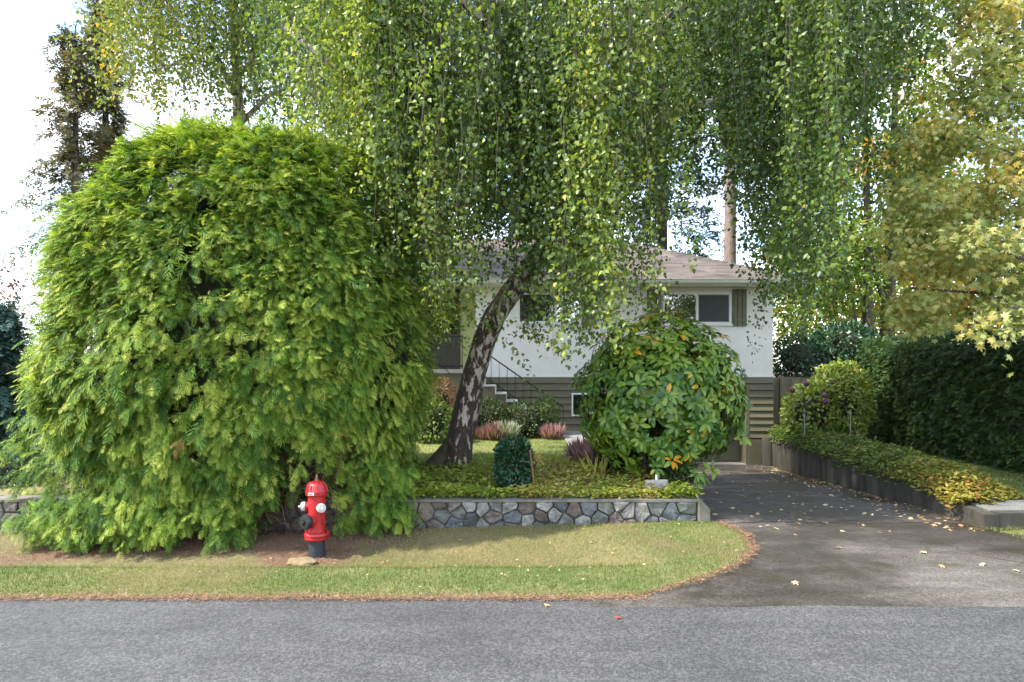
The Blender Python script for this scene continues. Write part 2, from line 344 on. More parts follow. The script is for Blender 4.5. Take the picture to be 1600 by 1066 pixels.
def turf_mat(name, green, dry, brown, bscale=.8, lo=.42, hi=.62):
    m, n, out = nodes(name); b = n.nodes.new('ShaderNodeBsdfPrincipled'); x = noise(n, bscale, 5, .6); y = noise(n, 40, 4, .7); z = noise(n, 3, 4)
    r = ramp(n, [(lo, green), (hi, dry)]); n.links.new(x.outputs['Fac'], r.inputs['Fac'])
    a = n.nodes.new('ShaderNodeAttribute'); a.attribute_name = 'tint'
    c = mixc(n, a.outputs['Fac'], r.outputs['Color'], brown)
    rf = ramp(n, [(.3, (.5,.5,.5)), (.7, (1.35,1.35,1.35))]); n.links.new(y.outputs['Fac'], rf.inputs['Fac']); c = mixc(n, 1.0, c, rf.outputs['Color'], 'MULTIPLY')
    n.links.new(c, b.inputs['Base Color']); b.inputs['Roughness'].default_value = 1; n.links.new(bump(n, y.outputs['Fac'], .8, .02), b.inputs['Normal'])
    n.links.new(b.outputs['BSDF'], out.inputs['Surface']); return m
M_turf = turf_mat('verge_turf', (.10,.13,.035), (.20,.18,.075), (.14,.085,.05))
M_lawn = turf_mat('front_lawn_turf', (.15,.20,.05), (.28,.27,.09), (.20,.15,.09), .7, .4, .7)
def birch_bark():
    m, n, out = nodes('birch_bark'); b = n.nodes.new('ShaderNodeBsdfPrincipled')
    x = noise(n, 7.5, 5, .6, stretch=(1.5,1.5,.6)); y = noise(n, 1.6, 3, .5, stretch=(1,1,.6)); f = noise(n, 40, 5, .7, stretch=(1,1,.3))
    base = ramp(n, [(.3,(.34,.27,.235)),(.7,(.62,.54,.49))]); n.links.new(f.outputs['Fac'], base.inputs['Fac'])
    dk = ramp(n, [(.3,(.022,.015,.012)),(.7,(.085,.055,.04))]); n.links.new(f.outputs['Fac'], dk.inputs['Fac'])
    a = n.nodes.new('ShaderNodeAttribute'); a.attribute_name = 'tint'
    s = n.nodes.new('ShaderNodeMath'); s.operation = 'ADD'; n.links.new(x.outputs['Fac'], s.inputs[0]); n.links.new(a.outputs['Fac'], s.inputs[1])
    k = ramp(n, [(.50,(0,0,0)),(.56,(1,1,1))]); n.links.new(s.outputs['Value'], k.inputs['Fac'])
    n.links.new(mixc(n, k.outputs['Color'], base.outputs['Color'], dk.outputs['Color']), b.inputs['Base Color'])
    b.inputs['Roughness'].default_value = .85; n.links.new(bump(n, s.outputs['Value'], .9, .05), b.inputs['Normal'])
    n.links.new(b.outputs['BSDF'], out.inputs['Surface']); return m
M_bbark = birch_bark()

# ------------------------------------------------------------------ setting: ground, road, verge, driveway, yards
def smooth(a, b, x): t = np.clip((np.asarray(x, float) - a) / (b - a), 0, 1); return t * t * (3 - 2 * t)
def zverge(x, y):
    x = np.asarray(x, float); y = np.asarray(y, float)
    base = np.interp(x, [-8, -2, 2.4], [-.13, -.12, .0])
    lev = .045 * smooth(5.95, 6.2, y)
    dip = smooth(6.70, 7.25, y) * (1 - .55 * smooth(7.4, 8.9, y)) * (1 - smooth(.75, 1.6, x + .25 * (y - 7)))
    z = lev - .28 * dip
    end = np.where(x > 1, np.minimum(z + .0, .045), z)
    far = smooth(8.3, 9.0, y); z = z * (1 - far) + base * far
    return z + .012 * vnoise(x, y, 2.3, 3)
def zyard(x, y): return np.interp(np.asarray(y, float), [9, 9.4, 11.5, 18], [.22, .27, .40, .39]) + .01 * vnoise(x, y, 1.5, 5)
def zdrive(y): return np.interp(y, [5.5, 8.8, 10, 16.5, 17.9], [0.004, .0, -.03, -.47, -.5])
def zside(x, y): return .19 + .02 * vnoise(x, y, 1.1, 9)
XR_Y = [5.9, 6.01, 6.22, 6.5, 6.93, 7.49, 8.11, 8.93, 9.2]; XR_X = [.7, 1.13, 1.52, 1.89, 2.34, 2.65, 2.77, 2.66, 2.6]
def xr(y): return np.interp(y, XR_Y, XR_X) + .02 * np.sin(np.asarray(y) * 23)

def grid(name, X, Y, Z, mat, tint=None, **kw):
    n, m = X.shape; V = np.stack([X, Y, Z], -1).reshape(-1, 3); i = np.arange(n * m).reshape(n, m)
    F = np.stack([i[:-1, :-1], i[:-1, 1:], i[1:, 1:], i[1:, :-1]], -1).reshape(-1, 4)
    me = fastmesh(name, V, F, tint.ravel() if tint is not None else None, mat, True)
    o = bpy.data.objects.new(name, me); COL.objects.link(o); tag(o, **kw); return o
MB().add([(-900,-900,-.8),(900,-900,-.8),(900,900,-.8),(-900,900,-.8)], [(0,1,2,3)]).build('ground', M_soil, kind='structure')
xs = np.linspace(-45, 45, 181); ys = np.linspace(-5, 6.3, 24); X, Y = np.meshgrid(xs, ys)
grid('road', X, Y, np.zeros_like(X) - .002, M_road, kind='structure')
# driveway: apron and ramp down to the garage
ys = np.concatenate([np.linspace(5.74, 9.0, 30), np.linspace(9.1, 18.2, 40)]); u = np.linspace(0, 1, 90); Ym, U = np.meshgrid(ys, u, indexing='ij')
lo = np.where(Ym < 9.05, np.interp(Ym, [5.74, 6.0, 6.5, 9.05], [.6, .9, 1.2, 2.2]), 2.5); hi = np.where(Ym < 8.4, 14 - 8.0 * smooth(5.9, 8.4, Ym), np.interp(Ym, [8.4, 17.8], [6.0, 6.75]))
Xm = lo + (hi - lo) * U; Zm = zdrive(Ym) + .008 * vnoise(Xm, Ym, .8, 2) * smooth(5.74, 6.3, Ym) + .003; Zm[0] = -.004
Ym2 = Ym + np.where(Ym < 5.75, .05 * vnoise(Xm, Ym, 1.3, 7) + .03 * vnoise(Xm, Ym, 9, 2), 0)
drv = grid('driveway', Xm, Ym2, Zm, M_drive, kind='structure')
def crack(pts, wd):
    v = []; f = []; n = 0
    P2 = [Vector(pts[0])]
    for a, b in zip(pts[:-1], pts[1:]):
        a, b = Vector(a), Vector(b); k = max(2, int((b - a).length / .07))
        for i in range(1, k + 1): P2.append(a.lerp(b, i / k) + Vector((random.uniform(-.014, .014), random.uniform(-.018, .018))))
    for p in P2:
        w_ = wd * random.uniform(.4, 1.4); z = float(zdrive(p.y)) + .003 + .008 * float(vnoise(p.x, p.y, .8, 2)) + .006
        v += [(p.x - w_*.4, p.y - w_, z), (p.x + w_*.4, p.y + w_, z)]
    for i in range(len(P2) - 1): f.append((2*i, 2*i+2, 2*i+3, 2*i+1))
    MB().add(v, f).build('crack', M_soil, drv)
crack([(2.75, 8.86), (3.4, 8.92), (4.4, 8.86), (5.2, 8.90), (5.85, 8.84)], .014)
crack([(3.3, 8.9), (3.7, 9.8), (3.6, 10.7), (4.1, 11.6)], .008); crack([(4.4, 8.88), (4.9, 8.1), (5.0, 7.3), (5.6, 6.7)], .006); crack([(4.1, 11.6), (5.0, 11.9), (6.0, 11.7)], .008); crack([(4.1, 11.6), (4.2, 13.5), (4.6, 15)], .008)
# verge
ys = np.linspace(5.93, 9.06, 60); u = np.linspace(0, 1, 240) ** .6; Ym, U = np.meshgrid(ys, u, indexing='ij')
Xm = -20 + (xr(Ym) + 20) * U; Ye = Ym + np.where(Ym < 5.94, .035 * vnoise(Xm, Ym, 3, 1) + .02 * np.sin(Xm * 9), 0)
def verge_brown(x, y):
    mulch = np.clip(1.15 * smooth(7.0, 7.5, y + .8 * (1 - smooth(-3.2, -2.4, x)) * -1 * smooth(-9, -3.2, x)) * smooth(-7.2, -5.0, x) * (1 - smooth(-2.3, -1.4, x - .35 * (y - 8))) + .25 * vnoise(x, y, 2.6, 8), 0, 1) * smooth(6.8, 7.2, y)
    edge = (1 - smooth(5.98, 6.12, y + .05 * vnoise(x, y, 4, 4))) * .9
    tip = (1 - smooth(.0, .13, xr(y) - x)) * .8
    dry = np.clip(.5 * smooth(.1, .6, vnoise(x, y, 1.1, 6)) + .38 * smooth(6.75, 7.1, y) * (1 - smooth(1.2, 2.0, x)) + .3 * smooth(1.3, 2.2, x) * smooth(.0, .5, vnoise(x, y, 2.2, 2)), 0, 1)
    return np.clip(np.maximum.reduce([mulch, edge, tip, dry]), 0, 1)
Zm = zverge(Xm, Ye); Zm[0] = -.03; Zm[:, -1] = -.03
grid('verge', Xm, Ye, Zm, M_turf, verge_brown(Xm, Ye), kind='structure')
ys = np.linspace(5.95, 8.55, 20); u = np.linspace(0, 1, 30); Ym, U = np.meshgrid(ys, u, indexing='ij'); lo = np.interp(Ym, [5.95, 7.2, 7.8, 8.55], [9.2, 6.9, 5.95, 5.8]); Xm = lo + (30 - lo) * U
grid('side_verge', Xm, Ym, .03 + .02 * vnoise(Xm, Ym, 1.3, 2) - (U == 0) * .04, M_turf, np.clip(.3 * vnoise(Xm, Ym, 2, 2), 0, 1), kind='structure')
ys = np.linspace(9.08, 18, 50); xs = np.linspace(-24, 2.52, 110); X, Y = np.meshgrid(xs, ys)
bedt = np.where(Y < 11.9 + .3 * np.sin(X * 1.7), .75, 0.0)
grid('front_yard', X, Y, zyard(X, Y), M_lawn, bedt, kind='structure')
ys = np.concatenate([np.linspace(8.75, 20, 40), np.linspace(21, 70, 12)]); u = np.linspace(0, 1, 50) ** 1.6; Ym, U = np.meshgrid(ys, u, indexing='ij'); lo = np.interp(Ym, [8.75, 17.7, 18, 70], [6.1, 6.86, 6.95, 6.95]); Xm = lo + (50 - lo) * U
grid('side_yard', Xm, Ym, zside(Xm, Ym), M_lawn, np.where(Ym > 17, .8, 0.0), kind='structure')
ys = np.linspace(18, 70, 20); xs = np.linspace(-50, 6.9, 20); X, Y = np.meshgrid(xs, ys); grid('back_yard', X, Y, .36 + .05 * vnoise(X, Y, .5, 1), M_lawn, X * 0 + .5, kind='structure')
# path to the steps
MB().box((1.2, 12.2, .30), (2.0, 17.4, .425)).build('path', M_path, kind='structure', bevel=.01)

# ------------------------------------------------------------------ stone retaining wall
def clip_poly(poly, px, py, nx, ny):
    out = []
    for i in range(len(poly)):
        a = poly[i]; b = poly[(i + 1) % len(poly)]; da = (a[0]-px)*nx + (a[1]-py)*ny; db = (b[0]-px)*nx + (b[1]-py)*ny
        if da <= 0: out.append(a)
        if da * db < 0: t = da / (da - db); out.append((a[0] + t*(b[0]-a[0]), a[1] + t*(b[1]-a[1])))
    return out
def voronoi(x0, x1, z0, z1, seeds, gap):
    cells = []
    for i, s in enumerate(seeds):
        poly = [(x0, z0), (x1, z0), (x1, z1), (x0, z1)]
        for j, t in enumerate(seeds):
            if i == j: continue
            dx, dz = t[0]-s[0], t[1]-s[1]; d = math.hypot(dx, dz)
            if d > 1.2: continue
            mxx, mz = (s[0]+t[0])/2 - dx/d*gap, (s[1]+t[1])/2 - dz/d*gap
            poly = clip_poly(poly, mxx, mz, dx/d, dz/d)
            if len(poly) < 3: break
        if len(poly) >= 3: cells.append(poly)
    return cells
def corner_cut(poly):
    out = []
    for i in range(len(poly)):
        a = Vector(poly[i-1]); b = Vector(poly[i]); c = Vector(poly[(i+1) % len(poly)])
        k = random.uniform(.05, .2); out += [b.lerp(a, k), b.lerp(c, k)]
    return out
def stone(poly, depth, y0, parent, mat, name='stone'):
    poly = corner_cut(poly); c = sum(poly, Vector((0, 0))) / len(poly)
    v = []; n = len(poly); tilt = Vector((random.uniform(-.13,.13), random.uniform(-.13,.13)))
    jag = [random.uniform(-.014, .014) for _ in poly]
    for ring, (s, d) in enumerate(((1.0, -.09), (1.0, depth*.3), (.965, depth*.85), (.78, depth))):
        for q, j in zip(poly, jag):
            p = c + (q - c) * s; off = (p - c).dot(tilt) if ring > 1 else 0
            v.append((p.x, y0 - d + off + (j if ring > 1 else 0), p.y))
    v.append((c.x, y0 - depth * 1.05, c.y)); f = []
    for r_ in range(3):
        for k in range(n): k2 = (k+1) % n; f.append((r_*n+k, r_*n+k2, (r_+1)*n+k2, (r_+1)*n+k))
    for k in range(n): f.append((3*n+k, 3*n+(k+1) % n, 4*n))
    return MB().add(v, f).build(name, mat, parent)
wall = empty('stone_wall', (-2, 9.1, -.15), 'low rubble stone retaining wall with thin concrete cap along the front garden bed', 'wall')
MB().box((-12, 9.02, -.4), (2.44, 9.3, .255)).build('mortar_core', M_mortar, wall)
def seeds_for(x0, x1, z0, z1, step):
    s = []
    for _ in range(9000):                      # stones of mixed size: big ones first, then fillers
        p = (random.uniform(x0, x1), random.uniform(z0 + .02, z1 - .02)); r = (.33 if _ < 600 else .22 if _ < 3000 else .15) * random.uniform(.85, 1.15)
        if all(((p[0]-q[0]) * .85)**2 + (p[1]-q[1])**2 > r*r for q in s): s.append(p)
    return s
for x0, x1 in ((-8.6, -5.9), (-3.0, 2.43)):
    for poly in voronoi(x0, x1, -.24, .25, seeds_for(x0, x1, -.24, .25, .20), .007):
        stone(poly, random.uniform(.02, .06), 9.02, wall, random.choice(STONES))
cap = MB(); n = 60
for i in range(n):
    xa, xb = -12 + 14.46*i/n, -12 + 14.46*(i+1)/n; zt = .283 + .004*math.sin(i*1.7)
    cap.box((xa + .0005, 8.975 + .006*math.sin(i*2.3), .252), (xb, 9.32, zt))
cap.build('cap', M_cap, wall)
MB().add([(2.445,8.94,-.3),(2.60,8.94,-.3),(2.60,8.94,.16),(2.445,8.94,.30),(2.445,9.8,-.3),(2.60,9.8,-.3),(2.60,9.8,.27),(2.445,9.8,.33)], [(0,1,2,3),(5,4,7,6),(3,2,6,7),(1,5,6,2),(4,0,3,7),(0,4,5,1)]).build('corner_post', M_cap, wall, bevel=.012)
kerb = MB(); 
for i in range(12):
    a = 9.8 + i * .67; b = a + .67; zb = float(zdrive(a + .3)) - .12; kerb.box((2.45, a + .001, zb), (2.6, b, .30 + .1 * smooth(9.8, 12, a)))
kerb.build('bed_return', M_conc_d, wall)

# ------------------------------------------------------------------ driveway retaining wall (right)
rw = empty('driveway_wall', (6.2, 12, -.1), 'dark mossy concrete retaining wall along the driveway below the ground cover', 'wall')
m = MB(); n = 24; pts = []
for i in range(n + 1):
    t = i / n; y = 8.45 + t * 9.3; x = 5.86 + t * .84 + .05 * math.sin(t * 3.1) + .015 * math.sin(i * 2.1); pts.append((x, y, .20 + .015 * math.sin(i * 1.3)))
v = []; f = []
for (x, y, z) in pts: v += [(x, y, float(zdrive(y)) - .2), (x - .02, y, z), (x + .17, y, z), (x + .17, y, -.8)]
for i in range(n):
    a = i * 4; b = a + 4; f += [(a, a+1, b+1, b), (a+1, a+2, b+2, b+1), (a+2, a+3, b+3, b+2)]
f += [(0, 3, 2, 1), (n*4, n*4+1, n*4+2, n*4+3)]
m.add(v, f).build('wall_body', M_conc_d, rw)
MB().lathe((6.62, 17.62, 0), [(.16, -.6), (.16, .20), (.14, .23), (.001, .23)], 14).build('rounded_end', M_conc_d, rw, True)
MB().box((6.032, 8.455, -.05), (8.2, 8.615, .215)).build('end_return', M_conc_d, rw)
MB().add([(6.03,8.62,-.05),(8.2,8.62,-.05),(8.2,9.2,-.05),(6.08,9.2,-.05),(6.03,8.62,.222),(8.2,8.62,.225),(8.2,9.2,.24),(6.08,9.2,.235)], [(0,1,5,4),(1,2,6,5),(2,3,7,6),(3,0,4,7),(4,5,6,7)]).build('gravel_pad', plain('pale_gravel', (.19,.185,.18), .95, .4, 45, bmp=.9), kind='structure')

# ------------------------------------------------------------------ house
HYF = 17.8
house = empty('house', (2, 22, .3), 'white stucco bungalow with olive lap siding below and brown shingled hip roof', 'house')
XL, XRt = -6.0, 6.8; YB = HYF + 7.6; ZS = 1.82
MB().box((-.95, HYF, ZS), (XRt, YB, 4.18)).build('stucco_wall', M_stucco, house)
MB().box((XL, HYF + 1.3, .3), (-.951, YB, 4.18)).build('porch_wall', M_porchwall, house)
MB().box((-.95, HYF - .03, ZS - .03), (XRt + .02, HYF + .001, ZS + .004)).build('drip_edge', M_white, house)
MB().box((-.96, HYF + .04, .2), (3.66, YB - .01, ZS - .001)).build('basement_wall', M_dark_trim, house)  # sheathing coloured dark to stand for shadow lines between the boards
MB().box((6.16, HYF + .04, -.6), (XRt - .02, YB - .01, ZS - .002)).build('basement_wall', M_dark_trim, house)
MB().box((6.17, HYF - .035, -.6), (XRt, HYF + .035, .175)).build('foundation', M_siding2, house)
MB().box((3.66, HYF + .45, 1.50), (6.16, YB - .02, ZS - .003)).build('garage_lintel', M_dark_trim, house)
def board(x0, x1, zt, h=.178):
    MB().add([(x0,HYF+.03,zt-h),(x1,HYF+.03,zt-h),(x1,HYF+.03,zt),(x0,HYF+.03,zt),(x0,HYF-.042,zt-h+.014),(x1,HYF-.042,zt-h+.014),(x1,HYF-.004,zt),(x0,HYF-.004,zt)],
             [(4,5,6,7),(0,4,7,3),(1,2,6,5),(0,1,5,4),(3,7,6,2)]).build('siding_board', M_siding, house)
board(-.95, XRt, ZS - .03, .168)
for k in range(8):
    zt = ZS - .198 - k * .178
    board(-.95, 3.60, zt); board(6.185, XRt, zt)
MB().box((3.60, HYF - .03, -.6), (3.70, HYF + .45, 1.615)).build('garage_trim', M_dark_trim, house)
MB().box((6.09, HYF - .03, -.6), (6.18, HYF + .45, 1.615)).build('garage_trim', M_siding, house)
MB().box((3.60, HYF - .031, 1.545), (6.181, HYF + .45, 1.618)).build('garage_header', M_siding, house)
gd = MB().box((3.70, HYF + .40, -.52), (6.09, HYF + .449, 1.55)).build('garage_door', M_door, house)
for r_ in range(4):
    for c_ in range(4):
        x0 = 3.78 + c_ * .585; z0 = -.42 + r_ * .49
        MB().box((x0, HYF + .378, z0), (x0 + .50, HYF + .4005, z0 + .40)).build('panel', M_door, gd, bevel=.012)
MB().box((3.6, HYF - .04, -.56), (6.1, HYF + .5, -.475)).build('threshold', M_conc, house)
def window(x0, x1, z0, z1, split, screen=None):
    fr = MB(); t = .055; y0, y1 = HYF - .035, HYF + .02
    fr.box((x0, y0, z0), (x1, y1, z0 + t)); fr.box((x0, y0, z1 - t), (x1, y1, z1)); fr.box((x0, y0, z0 + t), (x0 + t, y1, z1 - t)); fr.box((x1 - t, y0, z0 + t), (x1, y1, z1 - t))
    if split: fr.box((split - .03, y0 + .004, z0 + t), (split + .03, y1, z1 - t))
    wn = fr.build('window', M_white, house)
    for a, b, mt in ((x0 + t, (split or x1 - t + .03) - .03, M_glass), ((split or x1) + .03, x1 - t, M_screen if screen else M_glass)):
        if b - a > .05: MB().box((a, HYF - .012, z0 + t), (b, HYF - .004, z1 - t)).build('pane', mt, wn)
    if screen:
        a, b = split + .03, x1 - t; s = MB(); q = .022
        s.box((a, HYF - .022, z0+t), (b, HYF - .013, z0+t+q)); s.box((a, HYF-.022, z1-t-q), (b, HYF-.013, z1-t)); s.box((a, HYF-.022, z0+t+q), (a+q, HYF-.013, z1-t-q)); s.box((b-q, HYF-.022, z0+t+q), (b, HYF-.013, z1-t-q))
        s.build('screen_frame', M_gal, wn)
    MB().box((x0 - .03, HYF - .07, z0 - .04), (x1 + .03, HYF + .001, z0 - .001)).build('sill', M_white, wn)
window(3.92, 5.71, 3.17, 4.0, 4.82, True); window(.15, 1.80, 3.20, 4.0, 1.13)
def shutter(x0, x1, z0, z1):
    s = MB().box((x0, HYF - .012, z0), (x1, HYF + .001, z1)).build('shutter', M_dark_trim, house); w_ = (x1 - x0) / 3
    for k in range(3): MB().box((x0 + k*w_ + .008, HYF - .045, z0), (x0 + (k+1)*w_ - .008, HYF - .0125, z1)).build('slat', M_shutter, s)
    for z in (z0 + .12, z1 - .2): MB().box((x0 + .01, HYF - .06, z), (x1 - .01, HYF - .0455, z + .07)).build('batten', M_shutter, s)
shutter(5.745, 6.11, 3.12, 4.08); shutter(3.52, 3.885, 3.12, 4.08); shutter(1.84, 2.2, 3.12, 4.08)
bw = MB()
for a, b in (((1.55, HYF-.06, .78), (2.45, HYF-.023, .82)), ((1.55, HYF-.06, 1.34), (2.45, HYF-.023, 1.38)), ((1.55, HYF-.06, .82), (1.59, HYF-.023, 1.34)), ((2.41, HYF-.06, .82), (2.45, HYF-.023, 1.34))): bw.box(a, b)
bwo = bw.build('basement_window', M_white, house); MB().box((1.59, HYF - .05, .82), (2.41, HYF - .04, 1.34)).build('pane', M_glass, bwo)
# roof: hip planes with shingle courses built as overlapping strips
EX0, EX1, EY0, EZ, PT, TT = -7.0, 7.45, 17.2, 4.27, .42, 4.4
roof = MB().add([(EX0, EY0, EZ-.02), (EX1, EY0, EZ-.02), (EX1, EY0+2*TT, EZ-.02), (EX0, EY0+2*TT, EZ-.02), (EX0+TT, EY0+TT, EZ+PT*TT-.02), (EX1-TT, EY0+TT, EZ+PT*TT-.02)],
        [(0,1,5,4), (1,2,5), (2,3,4,5), (3,0,4), (3,2,1,0)]).build('roof', M_shingle, house)
v = []; f = []; ti = []
nc = 34
for side in (0, 1):
    for i in range(nc):
        t0, t1 = TT * i / nc, min(TT, TT * (i + 1.0) / nc); z0 = EZ + PT * t0 + .016; z1 = EZ + PT * t1 + .003
        if side == 0: a0, a1, b0, b1 = EX0 + t0, EX1 - t0, EX0 + t1, EX1 - t1
        else: a0, a1, b0, b1 = EY0 + t0, EY0 + 2*TT - t0, EY0 + t1, EY0 + 2*TT - t1
        x = a0; 
        while x < a1 - .02:
            xe = min(a1, x + random.uniform(.22, .42)); g = random.random(); zz = random.uniform(-.003, .004); b = len(v)
            cx0, cx1 = max(x, b0), min(xe, b1)
            if cx1 < cx0: cx0 = cx1 = min(max(x, b0), b1)
            if side == 0: v += [(x, EY0 + t0, z0 - .02), (xe, EY0 + t0, z0 - .02), (x, EY0 + t0, z0 + zz), (xe, EY0 + t0, z0 + zz), (cx1, EY0 + t1, z1), (cx0, EY0 + t1, z1)]
            else: v += [(EX1 - t0, x, z0 - .02), (EX1 - t0, xe, z0 - .02), (EX1 - t0, x, z0 + zz), (EX1 - t0, xe, z0 + zz), (EX1 - t1, cx1, z1), (EX1 - t1, cx0, z1)]
            f += [(b, b+1, b+3, b+2), (b+2, b+3, b+4, b+5)]; ti += [g] * 6; x = xe
me = fastmesh('shingle_courses', np.array(v), np.array(f), np.array(ti), M_shingle); so_ = bpy.data.objects.new('shingle_courses', me); link(so_, roof); so_['kind'] = 'stuff'
hc = MB(); 
for i in range(26):
    t0, t1 = TT * i / 26, TT * (i + 1.15) / 26; z = EZ + PT * t0 + .04; z1 = EZ + PT * t1 + .02
    p = Vector((EX1 - t0, EY0 + t0, z)); q = Vector((EX1 - t1, EY0 + t1, z1)); s = Vector((.1, .1, -.028))
    hc.add([p - Vector((.12,0,.022)) - Vector((0,0,.0)), p, p + Vector((0,.12,-.022)), q + Vector((0,.12,-.022)), q, q - Vector((.12,0,.022))], [(0,1,4,5), (1,2,3,4)])
hc.build('hip_cap', M_shingle, roof)
g = MB()   # gutter with rounded lip
prof = [(0, 0), (-.03, -.005), (-.095, .03), (-.11, .06), (-.11, .125), (-.125, .13), (-.125, .14), (-.10, .14), (0, .115)]
v = []; f = []; n = len(prof)
for x in (EX0, EX1): v += [(x, EY0 + .03 + a, 4.13 + b) for a, b in prof]
f = [(k, (k+1) % n, n + (k+1) % n, n + k) for k in range(n)] + [tuple(range(n-1, -1, -1)), tuple(range(n, 2*n))]
MB().add(v, f).build('gutter', M_gutter, house)
MB().box((EX0, EY0 + .035, 4.10), (EX1, EY0 + .06, 4.262)).build('fascia', M_gutter, house)
MB().box((EX1 - .03, EY0 + .061, 4.10), (EX1, EY0 + 2*TT, 4.262)).build('fascia', M_gutter, house)
MB().box((EX0, EY0 + .061, 4.12), (EX1 - .031, HYF + 1.4, 4.14)).build('soffit', M_soffit, house)
MB().box((6.84, EY0 + .061, 4.115), (EX1 - .031, EY0 + 2*TT, 4.141)).build('soffit', M_soffit, house)
# porch, door, steps, railing
MB().box((-6, HYF - 1.2, .3), (-.97, HYF + 1.29, 1.90)).build('porch_base', M_siding2, house)
MB().box((-6, HYF - 1.25, 1.901), (-.96, HYF + 1.291, 2.0)).build('porch_slab', M_conc, house)
dr = MB().box((-2.35, HYF + 1.26, 2.0), (-1.45, HYF + 1.30, 4.0)).build('front_door', M_dark_trim, house)
MB().box((-2.25, HYF + 1.24, 3.0), (-1.55, HYF + 1.2605, 3.85)).build('pane', M_glass, dr)
for k in range(26): MB().box((-6 + .13*k + .01, HYF + 1.28, 2.0), (-6 + .13*(k+1) - .012, HYF + 1.301, 4.12)).build('porch_board', M_porchwall, house)
lan = MB().box((-1.47, HYF - .1, 4.0), (-1.33, HYF + .04, 4.12)); lan.box((-1.43, HYF - .06, 3.86), (-1.37, HYF, 4.0)).build('porch_lamp', M_iron, house)
steps = empty('front_steps', (0, 17, .4), 'olive sided front steps with pale nosings climbing to the porch', 'steps')
for k in range(8):
    x0 = -.955 + k * .27; zt = 1.80 - k * .19
    MB().box((x0, HYF - 1.2, .3), (x0 + .2695, HYF - .06, zt - .03)).build('step', M_siding2, steps)
    MB().box((x0 - .0, HYF - 1.23, zt - .0295), (x0 + .295, HYF - .055, zt)).build('tread', M_conc_p, steps)
    MB().box((x0 + .27, HYF - 1.225, zt - .19), (x0 + .282, HYF - .06, zt - .031)).build('riser', M_conc_p, steps)
rail = empty('stair_railing', (0, HYF - 1.15, .4), 'thin black iron railing with upright bars along the steps and porch', 'railing')
yr = HYF - 1.12
MB().tube([(-.9, yr, 2.58), (1.25, yr, 1.08)], .018, 6).build('handrail', M_iron, rail); MB().tube([(-.9, yr, 1.98), (1.25, yr, .50)], .014, 6).build('bottom_rail', M_iron, rail)
for k in range(12):
    t = k / 11; x = -.9 + 2.15 * t; MB().tube([(x, yr, 1.93 - 1.48 * t), (x, yr, 2.58 - 1.5 * t)], .007, 5).build('baluster', M_iron, rail)
yq = HYF - 1.18
MB().tube([(-4.2, yq, 2.80), (-1.2, yq, 2.80)], .018, 6).build('handrail', M_iron, rail); MB().box((-4.2, yq - .02, 2.05), (-1.2, yq + .02, 2.09)).build('bottom_rail', M_iron, rail)
for k in range(16): x = -4.2 + k * .2; MB().tube([(x, yq, 2.0), (x, yq, 2.80)], .009, 5).build('baluster', M_iron, rail)

# ------------------------------------------------------------------ fence beside the house
fence = empty('board_fence', (7.5, 18.2, .2), 'weathered grey wooden board fence between the house corner and the hedge', 'fence')
x = 6.86
for k in range(16):
    wd = random.uniform(.135, .15); MB().box((x, 18.16 + random.uniform(-.006, .006), .15), (x + wd - .008, 18.19, 1.78 + random.uniform(-.015, .015))).build('board', M_wood_f, fence); x += wd
for px_ in (7.1, 8.8): MB().box((px_, 18.08, .1), (px_ + .1, 18.155, 1.82)).build('post', M_wood_f, fence)
for z in (.4, 1.55): MB().box((6.86, 18.195, z), (9.2, 18.235, z + .09)).build('rail', M_wood_f, fence)

# ------------------------------------------------------------------ foliage builders
def clump_shrub(root, name, mat, tpl, clumps, per, size, spread, droop, tint0=.35, tvar=.25, out=None, parent=None, jitter=.45, kind='stuff', smin=.65):
    """clumps: (N,3) positions and outward normals (N,3); sprays fan out of every clump"""
    pos, nor = clumps; N = len(pos); idx = np.repeat(np.arange(N), per); n = len(idx)
    d = nor[idx] + rng.normal(0, jitter, (n, 3)); d[:, 2] -= droop
    d = nrm(d); p = pos[idx] + rng.normal(0, 1, (n, 3)) * spread
    up = np.tile([0, 0, 1.0], (n, 1)) + nor[idx] * .5 + rng.normal(0, .25, (n, 3))
    tint = tint0 + (rng.normal(0, tvar * .7, N))[idx] + rng.normal(0, tvar * .6, n)
    s = size * rng.uniform(smin, 1.3, n)
    return scatter(name, tpl, p, frames(d, up), s, tint, mat, parent or root, kind=kind)

# --- the great golden cedar bush
bc = np.array([-3.80, 10.2, 2.25]); 
bush = empty('cedar_bush', (-4.15, 10.2, .2), 'huge rounded golden green cedar bush hanging over the stone wall behind the hydrant', 'bush')
def bush_surf(n, kk=1.0, face=False):
    u = rng.uniform(-1, 1, n); ph = rng.uniform(0, 2 * math.pi, n); c = np.sqrt(1 - u * u)
    d = np.stack([c * np.cos(ph), c * np.sin(ph), u], -1)
    if face: d = nrm(d * np.array([.55, .25, .8]) + np.array([0, -.62, .2]))
    rx = 2.70; ry = 2.42; zu = 3.32; zd = 2.5
    rz = np.where(d[:, 2] > 0, zu, zd)
    ez = np.where(d[:, 2] > 0, .78, .70)[:, None]; k = np.sign(d) * np.concatenate([np.abs(d[:, :2]) ** ez, np.abs(d[:, 2:]) ** .92], 1)       # boxy egg, fuller at the foot
    lump = 1 + .085 * vnoise(d[:, 0] * 3, d[:, 2] * 3 + d[:, 1] * 2, 1.3, 4)
    p = np.stack([k[:, 0] * rx * (1 - .10 * np.clip(-d[:, 2], 0, 1)), k[:, 1] * ry, k[:, 2] * rz], -1) * lump[:, None] * kk
    nn = nrm(np.stack([d[:, 0] / rx, d[:, 1] / ry, d[:, 2] / rz], -1))
    return p + bc, nn
